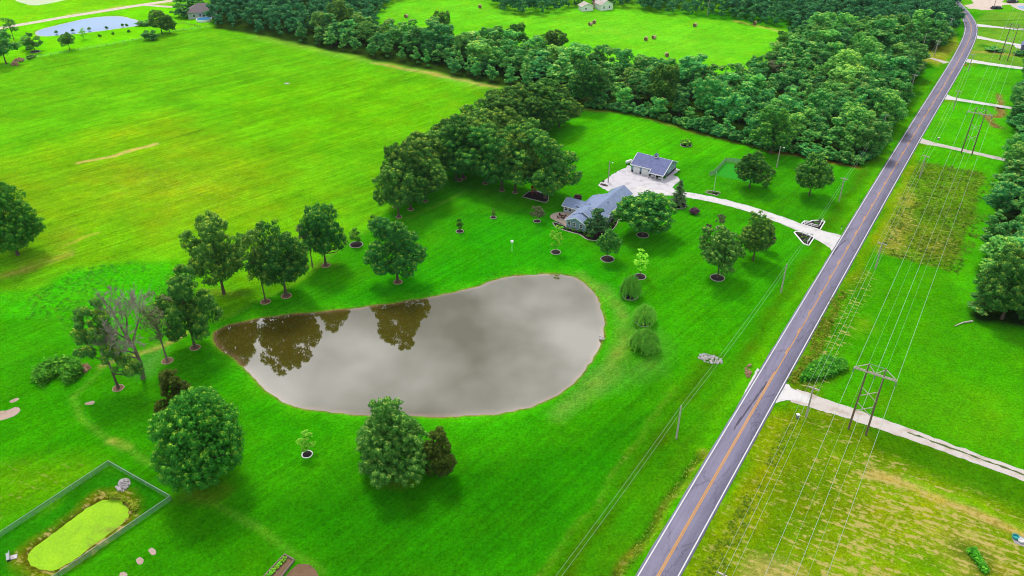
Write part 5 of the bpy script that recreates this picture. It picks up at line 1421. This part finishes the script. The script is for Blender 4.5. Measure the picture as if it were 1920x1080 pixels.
for k in range(3):
    a = k*2.1; MB().tube([(.7*math.cos(a), .7*math.sin(a), 0), (.25*math.cos(a), .25*math.sin(a), 12)], .12, 5).build('leg', M['rust'], mast)
for z in (2, 4, 6, 8, 10): MB().lathe([(.7-.036*z, z), (.7-.036*z, z+.15)], 3).build('brace', M['rust'], mast)
gb = small_house('grey_shed', G(1926, 98), AX, 7, 9, 4.2, 1.6, M['grey_wall'], M['roof_barn'], 'grey shed cut by the right edge beside the turnaround', 'shed', False)

# ------------------------------------------------------------------ poles and wires
def wire(p, q, sag, n=14):
    p, q = Vector(p), Vector(q)
    return [p.lerp(q, t) - Vector((0, 0, sag*4*t*(1-t))) for t in np.linspace(0, 1, n)]
def build_wire(label, anchors, sag, r, name='power_wire', group=None):
    pts = []
    for a, b in zip(anchors[:-1], anchors[1:]):
        w_ = wire(a, b, sag); pts += w_ if not pts else w_[1:]
    o = MB().tube(pts, r, 4).build(name, M['wire'])
    tag(o, label, 'wire', group)
def pole(base, h, label, arm=0.0, rz=AX, mat='pole_wood', r=.19, lamp=False, tr=False, name='utility_pole'):
    o = tag(empty(name, (*base, 0), rz), label, 'utility pole')
    MB().tube([(0, 0, -.3), (0, 0, h)], [r*1.25, r*.8], 8).build('pole_shaft', M[mat], o)
    if arm:
        ar = MB().bar((-arm/2, 0, h-.35), (arm/2, 0, h-.35), .24, .24).build('crossarm', M['arm_wood'], o)
        for x in (-arm/2+.1, 0, arm/2-.1): MB().lathe([(.07, 0), (.1, .12), (.05, .3)], 8, (x, 0, h-.26 if x else h)).build('insulator', M['metal'], ar)
    if lamp:
        l_ = MB().bar((0, 0, h-.3), (1.3, -.4, h+.05), .07, .07).build('lamp_arm', M['metal'], o)
        MB().lathe([(.16, 0), (.3, -.12), (.2, -.3)], 10, (1.4, -.43, h+.1)).build('lamp_head', M['white'], l_)
    if tr: MB().lathe([(.28, 0), (.32, .1), (.32, .9), (.25, 1.0)], 10, (.4, 0, h-2.2)).build('transformer', M['metal'], o)
    return o
g2 = lambda x, y: np.array(G(x, y))
LP = [np.array((-3.8, 68.6)), g2(1268, 822), g2(1464, 548), g2(1573, 377), g2(1652, 252), g2(1706, 176), g2(1751, 107), g2(1777, 65)]
LH = [9.4, 9.4, 9.2, 8.6, 8.6, 9, 8.5, 9]
LT = [None, 'bare pole left of the road nearest the camera', 'leaning-looking pole on the lawn above the pond road verge', 'pole with a crossarm beside the drive entrance', 'pole with a crossarm at the corner of the woods', 'pole with a crossarm against the woods', 'pole carrying a transformer by the small track', 'farthest crossarm pole on the inside of the road bend']
for i, (p, h, t) in enumerate(zip(LP, LH, LT)):
    if t: pole(p, h, t, arm=0 if i < 3 else 2.4, tr=(i == 6))
d_v = np.array([math.cos(AX), math.sin(AX)])
build_wire('upper wire of the line left of the road', [(*p, h) for p, h in zip(LP, LH)], .9, .02)
build_wire('lower wire of the line left of the road', [(*(p+d_v*.15), h-1.6) for p, h in zip(LP, LH)], 1.1, .02)
pole(g2(1729, 93), 8.6, 'short pole among the scrub beside the road clearing')
pole(g2(1326, 31), 10, 'pale pole at the top edge of the hay meadow')
pole(g2(1146, 9), 10, 'pole right behind the old farmhouse'); pole(g2(1165, 10), 10, 'pole against the far trees right of the farmhouse')
pole(g2(*gsq(322, 772)), 8.2, 'yard lamp pole on the gravel yard', lamp=True, name='yard_lamp')
pole(g2(1456, 314), 8.3, 'lamp pole on the lawn before the woods', lamp=True, name='yard_lamp')
RP = [np.array(G(1358, 1076, 9.0)), g2(1511, 781), g2(1641, 503), g2(1724, 333), g2(1787, 206), g2(1815, 134)]
RT = [None, 'crossarm pole beside the near right lane', 'crossarm pole at the corner of the rough meadow', 'crossarm pole at the top of the rough meadow', 'crossarm pole right of the road before the white lane', 'crossarm pole by the yellow road sign']
d_r = RP[1]-RP[2]
RPW = [RP[0] + d_r] + RP
o0 = pole(RP[0], 9.0, 'crossarm pole at the bottom edge right of the road', arm=2.6)
for p, t in zip(RP[1:], RT[1:]): pole(p, 8.6, t, arm=2.6)
for k, off in enumerate((-1.2, 0, 1.2)):
    build_wire(['left', 'middle', 'right'][k] + ' wire of the crossarm line right of the road', [(*(p+d_v*off), 8.55 + (.3 if off == 0 else 0)) for p in RPW], .8, .022 if off else .03)
for (px, lb) in (((1495, 783), 'small pale post in the verge beside the near right pole'), ((1759, 262), 'pale utility box in the grass by the second lane')):
    o = tag(empty('marker_post', (*G(*px), 0)), lb, 'post'); MB().box(-.3, -.3, 0, .3, .3, .9).build('cabinet', M['metal'], o); MB().box(-.34, -.34, .9, .34, .34, .98).build('cap', M['white'], o)

def pylon(c, lab, h=17.4):
    o = tag(empty('pylon', (*c, 0), AX), lab, 'pylon')
    s = 1.75
    for x in (-s, s): MB().tube([(x*1.05, 0, -.3), (x, 0, h*.5), (x*.95, 0, h+.9)], [.24, .2, .15], 8).build('leg', M['pole_dark'], o)
    for y in (-.2, .2): MB().bar((-4.3, y, h-1.2), (4.3, y, h-1.2), .12, .26).build('crossarm', M['arm_wood'], o)
    for (x0, z0, x1, z1) in ((-s, h+.7, -4.2, h-1.1), (-s, h+.7, 0, h-1.1), (s, h+.7, 0, h-1.1), (s, h+.7, 4.2, h-1.1)):
        MB().bar((x0, 0, z0), (x1, 0, z1), .12, .16).build('strut', M['arm_wood'], o)
    MB().bar((-s, 0, h+.85), (s, 0, h+.85), .08, .12).build('tie', M['metal'], o)
    for z in (h*.62, h*.38):
        for a in (-1, 1): MB().bar((a*s, .12*a, z+h*.075), (-a*s, .12*a, z-h*.075), .1, .16).build('brace', M['arm_wood'], o)
    for x in (-4.2, 0, 4.2): MB().lathe([(.05, 0), (.14, -.1), (.14, -1.0), (.05, -1.1)], 8, (x, 0, h-1.35)).build('insulator', M['metal'], o)
P1 = (g2(1594, 805)+g2(1620, 815))/2; P2 = (g2(1803.8, 288)+g2(1819.7, 290.5))/2; P3 = (g2(1875.5, 112)+g2(1886.7, 114.4))/2
P0 = P1*2-P2; P4 = P3*2-P2
pylon(P1, 'tall wooden twin-pole pylon with cross braces beside the near right lane')
pylon(P2, 'wooden twin-pole pylon beside the second lane, above the rough meadow')
pylon(P3, 'distant twin-pole pylon near the grey shed')
for k, off in enumerate((-4.2, 0, 4.2)):
    build_wire(['left', 'middle', 'right'][k] + ' heavy conductor slung between the twin-pole pylons', [(*(p+d_v*off), 14.9) for p in (P0, P1, P2, P3, P4)], 2.4, .036)
for k, off in enumerate((-1.75, 1.75)):
    build_wire(['left', 'right'][k] + ' thin ground wire along the tops of the pylons', [(*(p+d_v*off), 18.2) for p in (P0, P1, P2, P3, P4)], 1.8, .014)

# ------------------------------------------------------------------ fences
def mesh_fence(name, px, h, step, label, mat, rail=True, postmat='metal', world=False):
    w = [np.array(p) for p in (px if world else GL(px))]
    o = tag(empty(name, (*w[0], 0)), label, 'fence'); b = w[0]
    for a, c in zip(w[:-1], w[1:]):
        L = np.hypot(*(c-a)); n = max(1, round(L/step))
        for k in range(n+1):
            p = a+(c-a)*k/n-b
            MB().tube([(*p, -.2), (*p, h)], .05, 6).build('post', M[postmat], o)
            if k < n:
                q = a+(c-a)*(k+1)/n-b
                MB().bar((*p, h/2+.02), (*q, h/2+.02), .015, h-.1).build('mesh_panel', M[mat], o)
        if rail: MB().bar((*(a-b), h), (*(c-b), h), .06, .06).build('top_rail', M['metal'], o)
mesh_fence('pond_fence', [(-60, 1048), (205.7, 872), (322, 938), (112, 1082), (40, 1130)], 1.3, 4, 'wire mesh fence enclosing the duckweed pond', 'fence_mesh')
mesh_fence('garden_fence', [(1330, 330), (1337, 329), (1360, 304), (1388, 307)], 1.8, 3, 'tall pale mesh fence round the vegetable garden', 'fence_mesh_far')
o = tag(empty('field_fence', (*G(0, 127), 0)), 'wire fence with posts along the top left of the big field', 'fence')
fl = dense(GL([(-30, 133), (0, 127), (60, 110), (130, 98), (200, 86), (265, 74), (330, 59), (375, 54), (396, 50)]), 5.0)
b0 = np.array(G(0, 127))
for p in fl: MB().tube([(*(p-b0), -.2), (*(p-b0), 1.3)], .09, 5).build('post', M['pole_dark'], o)
for z in (.5, 1.1): MB().tube([(*(p-b0), z) for p in fl], .02, 3).build('strand', M['metal'], o)
o = tag(empty('yard_fence', (*G(337, 44), 0)), 'low fence below the far house pool', 'fence')
fl = dense(GL([(334, 44), (345, 45), (360, 48), (376, 50.5)]), 3.0); b0 = np.array(G(337, 44))
for p in fl: MB().box(p[0]-b0[0]-.06, p[1]-b0[1]-.06, -.1, p[0]-b0[0]+.06, p[1]-b0[1]+.06, 1.1).build('post', M['pole_dark'], o)
for z in (.4, .9): MB().tube([(*(p-b0), z) for p in fl], .06, 4).build('rail', M['pole_dark'], o)

# ------------------------------------------------------------------ entrance beds
def zE(u, v): return G(1480+u/13.5, 395+v/13.5)
eb = bed('entrance_bed', [zE(*q) for q in [(300,345),(380,270),(545,290),(545,262),(720,255),(900,280),(770,495)]], 'triangular white-edged bed with a rail fence above the drive mouth', edge='white', ew=.32, eh=.25)
eb2 = bed('entrance_bed', [zE(*q) for q in [(120,560),(180,530),(330,560),(540,640),(625,690),(490,890),(360,845)]], 'triangular white-edged planting bed below the drive mouth', edge='white', ew=.32, eh=.25)
def rail_fence(pts, label, n):
    w = [np.array(p) for p in pts]; o = tag(empty('rail_fence', (*w[0], 0)), label, 'fence'); b = w[0]
    for a, c in zip(w[:-1], w[1:]):
        for k in range(n+1):
            p = a+(c-a)*k/n-b; MB().box(p[0]-.09, p[1]-.09, 0, p[0]+.09, p[1]+.09, 1.2).build('post', M['white'], o)
        for z in (.45, .95): MB().bar((*(a-b), z), (*(c-b), z), .07, .2).build('rail', M['white'], o)
rail_fence([zE(375, 350), zE(735, 440), zE(835, 285)], 'white rail fence inside the upper entrance bed', 2)
rail_fence([zE(330, 600), zE(560, 680), zE(455, 830)], 'white rail fence inside the lower entrance bed', 2)
for i, (u, v) in enumerate(((765, 270), (650, 320), (700, 345), (250, 600), (400, 680), (380, 780), (320, 690), (450, 720))):
    bx, by = 1480+u/13.5, 395+v/13.5
    T('shrub' if i else 'cone', bx, by, by-(6 if i == 0 else 3.5), 4.5, 'green plant in one of the white-edged entrance beds', 'bedding_plant', 'plant', 'plants in the entrance beds')
o = tag(empty('mailbox', (*G(1577, 431), 0), AX), 'mailbox by the drive mouth at the road', 'mailbox')
MB().box(-.06, -.06, 0, .06, .06, 1.05).build('post', M['white'], o); MB().tube([(0, -.3, 1.2), (0, .3, 1.2)], .17, 10).build('box', M['dark'], o)

# flagpole bed
def z4(u, v): return G(1280+u/4.5, 240+v/4.5)
bed('flagpole_bed', [z4(*q) for q in [(188,545),(215,528),(318,545),(290,572)]], 'small boxed bed with a flagpole above the gravel drive', edge='edging', ew=.25, eh=.2)
o = tag(empty('flagpole', (*z4(262, 530), 0)), 'slim white flagpole rising from the boxed bed', 'flagpole')
MB().tube([(0, 0, 0), (0, 0, 7.5)], [.07, .04], 8).build('pole_shaft', M['white'], o); MB().lathe([(.02, 0), (.09, .08), (.02, .17)], 8, (0, 0, 7.5)).build('finial', M['metal'], o)
for i, (u, v) in enumerate(((215, 545), (240, 550), (268, 552), (295, 555))):
    T('shrub', 1280+u/4.5, 240+v/4.5, 240+v/4.5-3.5, 5, 'dark plant in the boxed flagpole bed', 'bedding_plant', 'plant', 'plants in the flagpole bed')
sheet('vegetable_plot', GL([(1338, 328), (1360, 306), (1425, 313), (1418, 345)]), .02, plain('garden_green', D(40, 170, 14), .95, .3, 1.5))
# play area
def zP(u, v): return G(960+u/18, 340+v/18)
bed('play_bed', [zP(*q) for q in [(340,525),(580,345),(900,360),(1220,410),(1225,650),(1150,712),(1060,705)]], 'dark mulched play area edged in stone under the big round oak', 'play area')
o = tag(empty('play_tower', (*zP(740, 420), 0), .3), 'red play tower with a white slide in the mulched play area', 'playset')
for sx in (-.8, .8):
    for sy in (-.8, .8): MB().box(sx-.07, sy-.07, 0, sx+.07, sy+.07, 2.6).build('post', M['red'], o)
MB().box(-.9, -.9, 1.2, .9, .9, 1.3).build('deck', M['pole_dark'], o)
MB().add([(-1, -1, 2.5), (1, -1, 2.5), (1, 1, 2.5), (-1, 1, 2.5), (0, 0, 3.4)], [(0,1,4),(1,2,4),(2,3,4),(3,0,4),(3,2,1,0)]).build('roof', M['red'], o)
MB().bar((.9, -.3, 1.25), (3.2, -1.6, .2), .55, .1).build('slide', M['white'], o)
# white post lamp on the back lawn
o = tag(empty('birdhouse_post', (*G(960, 472), 0)), 'white birdhouse on a post above the pond', 'birdhouse')
MB().tube([(0, 0, 0), (0, 0, 3.2)], .05, 6).build('post', M['white'], o); MB().box(-.35, -.3, 3.2, .35, .3, 3.75).build('box', M['white'], o)
MB().add([(-.45, -.4, 3.75), (.45, -.4, 3.75), (.45, .4, 3.75), (-.45, .4, 3.75), (0, 0, 4.15)], [(0,1,4),(1,2,4),(2,3,4),(3,0,4),(3,2,1,0)]).build('roof', M['white'], o)

# ------------------------------------------------------------------ rocks, bales, bits
def rock_mesh(seed, mat):
    rr = np.random.default_rng(seed); bm = bmesh.new(); bmesh.ops.create_icosphere(bm, subdivisions=1, radius=1)
    for v in bm.verts: v.co *= rr.uniform(.65, 1.1)
    me = bpy.data.meshes.new('rock'); bm.to_mesh(me); bm.free(); me.materials.append(mat); return me
ROCKS = [rock_mesh(i, M['rock']) for i in range(5)]; RB = [rock_mesh(i+9, M['rock_brown']) for i in range(4)]
def rock_pile(name, poly, n, size, lib, label, heap=.5, cat='rock pile'):
    w = np.array(GL(poly)); c = w.mean(0); o = tag(empty(name, (*c, 0)), label, cat)
    rr = np.random.default_rng(n); lo, hi = w.min(0), w.max(0); k = 0
    while k < n:
        p = lo+rr.random(2)*(hi-lo)
        if not inside(p[None], [tuple(q) for q in w])[0]: continue
        d = float(seg_dist(p[None], [tuple(q) for q in w], True)[0])
        r = link('rock', lib[k % len(lib)], o); s = size*rr.uniform(.6, 1.4)
        r.location = (*(p-c), min(heap, d*.6)*rr.random()+s*.2); r.scale = (s, s*rr.uniform(.7, 1), s*.7); r.rotation_euler = tuple(rr.uniform(0, 3, 3)); k += 1
rock_pile('rock_pile', [(1309,667),(1316,663),(1338,667),(1352,674),(1355,681),(1345,684),(1325,680),(1310,673)], 170, .27, ROCKS, 'grey rock pile by the drain between the pond and road', .25)
rock_pile('rock_pile', [zA(*q) for q in [(1070,255),(1110,195),(1150,180),(1200,195),(1195,260),(1140,300),(1085,300)]], 130, .27, ROCKS, 'grey rock pile inside the duckweed pond fence', .7)
rock_pile('rock_pile', [(134,690),(150,683),(168,685),(170,693),(158,700),(136,698)], 60, .5, RB, 'brown rubble beside the leafy brush heap', .6)
rock_pile('culvert_stones', [(1398,690),(1404,678),(1409,684),(1407,706),(1398,712)], 26, .4, RB, 'scattered pale stones at the culvert by the road edge', .2, 'stones')
rock_pile('shore_stones', [(1122,633),(1130,630),(1135,634),(1130,640)], 8, .4, ROCKS, 'few stones at the right shore of the pond', .1, 'stones')
rock_pile('brush_pile', [(25,115),(40,108),(46,116),(32,124),(20,124)], 40, .8, RB, 'dark rubble heap under the tree at the left edge', 1.0)
def bale(px, rz, label):
    o = tag(empty('hay_bale', (*G(*px), 0), rz), label, 'hay bale')
    b_ = MB().tube([(-.95, 0, 1.0), (.95, 0, 1.0)], 1.05, 16).build('roll', M['hay'], o)
    for s in (-1, 1): MB().tube([(s*.94, 0, 1.0), (s*.97, 0, 1.0)], .98, 16).build('end', M['hay_end'], o)
bl = [((762,33),'lone round bale at the left corner of the hay meadow'),((900,15),'round bale near the top left of the hay meadow'),((1107,48),'left bale of the pair below the white shed'),((1114,44),'right bale of the pair below the white shed'),((1211,76),'left bale of the pair mid meadow'),((1226,73),'right bale of the pair mid meadow'),((1250,106),'round bale nearest the woods'),((1303,50),'round bale on the right half of the meadow'),((1415,46),'round bale near the right end of the far treeline')]
for i, (p, lb) in enumerate(bl): bale(p, 1.1+.5*math.sin(i*2.3), lb)
gbx = GL([(486,1092),(534,1041),(552,1051),(520,1092)])
bed('raised_bed', gbx, 'timber-edged raised garden bed at the bottom edge', 'garden bed', 'soil', 'deadwood', .3, .35)
for k in range(7):
    a_ = np.array(G(503+k*5.2, 1082-k*5.4)); 
    plant_tree('hydrangea', a_[0], a_[1], .7, .9, _ord[k] + ' plant from the bottom in the timber-edged garden bed', 'garden_plant', 'plant', 'plants in the raised bed')
o = tag(empty('log', (*G(1790, 612), 0)), 'pale fallen log before the right-hand woods', 'log'); e_ = np.array(G(1818, 604))-np.array(G(1785, 613))
MB().tube([(0, 0, .2), (e_[0]*.5, e_[1]*.5+.3, .3), (*e_, .2)], [.1, .18, .25], 7).build('trunk', M['arm_wood'], o)
o = tag(empty('stone_slab', (*G(538, 157), 0)), 'pale flat stone slab in the big field', 'stone'); MB().poly([(1.2*math.cos(t)*(1+.1*math.sin(3*t)), .8*math.sin(t)) for t in np.linspace(0, 6.0, 12)], 0, .25).build('slab', M['rock'], o)
# bench by the duckweed pond
o = tag(empty('garden_bench', (*G(*zA(80, 915)), 0), -1.0), 'pale bench by the corner of the duckweed pond', 'bench')
MB().box(-.9, -.3, .42, .9, .3, .5).build('seat', M['metal'], o); MB().box(-.9, .28, .5, .9, .36, 1.0).build('backrest', M['metal'], o)
for sx in (-.75, .75): MB().box(sx-.06, -.25, 0, sx+.06, .3, .42).build('leg', M['dark'], o)
o = tag(empty('stone_slab', (*G(*zA(115, 910)), 0), .4), 'pale slab in front of the pale bench', 'slab'); MB().box(-.8, -.5, 0, .8, .5, .12).build('block', M['rock'], o)
# wash pad with hoops at the lower right
def zW(u, v): return G(1800+u/9.817, 960+v/9.817)
sheet('concrete_pad', [zW(*q) for q in [(950,470),(1010,410),(1180,470),(1300,520),(1300,690),(1170,640),(1000,570)]], .04, plain('pad_concrete', D(176, 170, 176), .9, .12, 2))
for (u, v, r, mat, lb) in ((1015, 475, .62, 'teal', 'turquoise hoop on the concrete pad at the lower right'), (1115, 545, .5, 'white', 'white hoop on the concrete pad at the lower right')):
    o = tag(empty('hoop', (*zW(u, v), .04)), lb, 'tub')
    MB().lathe([(r*.8, 0), (r, .1), (r, .5), (r*.86, .5), (r*.8, .12)], 18).build('rim', M[mat], o)
# road sign
o = tag(empty('road_sign', (*G(1808, 131), 0), AX), 'yellow diamond warning sign by the road', 'sign')
MB().tube([(0, 0, 0), (0, 0, 2.0)], .06, 6).build('post', M['metal'], o)
MB().add([(0, -.06, 1.5), (.8, -.06, 2.3), (0, -.06, 3.1), (-.8, -.06, 2.3), (0, -.02, 1.5), (.8, -.02, 2.3), (0, -.02, 3.1), (-.8, -.02, 2.3)], [(0,1,2,3),(7,6,5,4),(0,4,5,1),(1,5,6,2),(2,6,7,3),(3,7,4,0)]).build('plate', M['yellow'], o)
vehicle('parked_car', G(*zR(760, 150)), .2, 5, 2, 1.7, M['car_dark'], 'dark car parked left on the tan works yard', 'car')
vehicle('parked_car', G(*zR(830, 150)), .25, 5, 2, 1.7, M['car_dark'], 'dark car parked right on the tan works yard', 'car')
vehicle('parked_truck', G(*zR(1060, 45)), .1, 7, 2.4, 2.4, M['car_dark'], 'dark truck by the lane above the settling pond', 'truck')
pole(G(*zR(755, 105)), 11, 'thin pole rising in the tan works yard')

# ------------------------------------------------------------------ rough vegetation (uncountable)
def weeds(name, poly, n, size, mat, label, seed, px=True, hgt=.5, jit=None):
    rr = np.random.default_rng(seed); w = GL(poly) if px else poly
    a = np.array(w); lo, hi = a.min(0), a.max(0)
    P = lo+rr.random((n*4, 2))*(hi-lo); P = P[inside(P, w)][:n]
    keep = fbm(P, 6, seed)+.25*rr.random(len(P)) > .52; P = P[keep]
    k = 5
    c = np.repeat(P, k, 0)+rr.normal(size=(len(P)*k, 2))*size*.55
    sc_ = np.repeat(.5+rr.random(len(P)), k)
    z = rr.random(len(c))*hgt*sc_
    nrm = rr.normal(size=(len(c), 3))*.35+[0, 0, 1]
    sh = np.repeat(rr.random(len(P)), k)*.7+.3*rr.random(len(c))
    me = leaves_mesh(name, mat, np.c_[c, z+.03], nrm, size*sc_, sh, rr, .6)
    tag(link(name, me), label, 'weeds', kind='stuff')
weeds('rough_weeds', [(70,545),(140,505),(230,492),(330,490),(352,520),(345,560),(300,600),(200,640),(150,655),(105,600),(20,600)], 1900, .36, L_WEED, 'lush green weeds below the big field', 31, hgt=.2)
weeds('verge_weeds', [(1520,640),(1560,560),(1576,545),(1588,552),(1545,640),(1530,690),(1490,722),(1478,715)], 2000, .38, L_SCRUB, 'tall rank weeds on the verge right of the road', 32, hgt=.4)
weeds('hedge_weeds', [(1500,715),(1520,688),(1555,672),(1580,678),(1586,692),(1570,702),(1535,712)], 1800, .6, L_BRUSH, 'low green thicket beside the near right lane', 33, hgt=1.1)
weeds('meadow_weeds', MEAD, 2600, .42, L_SCRUB, 'rough uncut meadow growth under the wires', 34, hgt=.5)
weeds('brush_heap', smooth_poly(GL([(60,710),(85,690),(120,682),(150,684),(158,698),(140,715),(110,732),(75,732)]), 1), 2600, .6, L_BRUSH, 'leafy brush heap on the left lawn', 35, px=False, hgt=2.0)
weeds('ditch_weeds', [(1150,1090),(1200,1010),(1260,915),(1310,845),(1330,840),(1290,890),(1230,985),(1190,1060)], 700, .26, L_SCRUB, 'weeds along the ditch left of the road', 36, hgt=.2)
weeds('roadside_weeds', [(1300,1085),(1380,960),(1470,800),(1500,790),(1440,900),(1360,1085)], 1500, .3, L_SCRUB, 'weedy strip between the road and the stubble', 37, hgt=.15)
weeds('pad_weeds', [zA(*q) for q in [(1010,330),(1100,330),(1190,400),(1270,440),(1250,500),(1190,420),(1120,365),(1000,360)]], 500, .35, L_SCRUB, 'weedy fringe at the head of the duckweed pond', 38, hgt=.5)
weeds('slash_weeds', [(1815,1035),(1825,1030),(1850,1068),(1846,1076)], 420, .4, L_BRUSH, 'dark weedy clump in the stubble at the lower right', 39, hgt=.6)


# ------------------------------------------------------------------ air
hm = bpy.data.materials.new('haze_air'); hm.use_nodes = True; hm.node_tree.nodes.clear()
ho = hm.node_tree.nodes.new('ShaderNodeOutputMaterial'); hv = hm.node_tree.nodes.new('ShaderNodeVolumePrincipled')
hv.inputs['Color'].default_value = (.80, .90, 1.0, 1); hv.inputs['Density'].default_value = .00003; hv.inputs['Anisotropy'].default_value = .2
hm.node_tree.links.new(hv.outputs[0], ho.inputs['Volume'])
hz = MB().box(-15000, -15000, -3, 15000, 15000, 124).build('haze', hm)
hz['kind'] = 'stuff'

#print('TRIS', sum(len(m.polygons) for m in bpy.data.meshes if m.users))
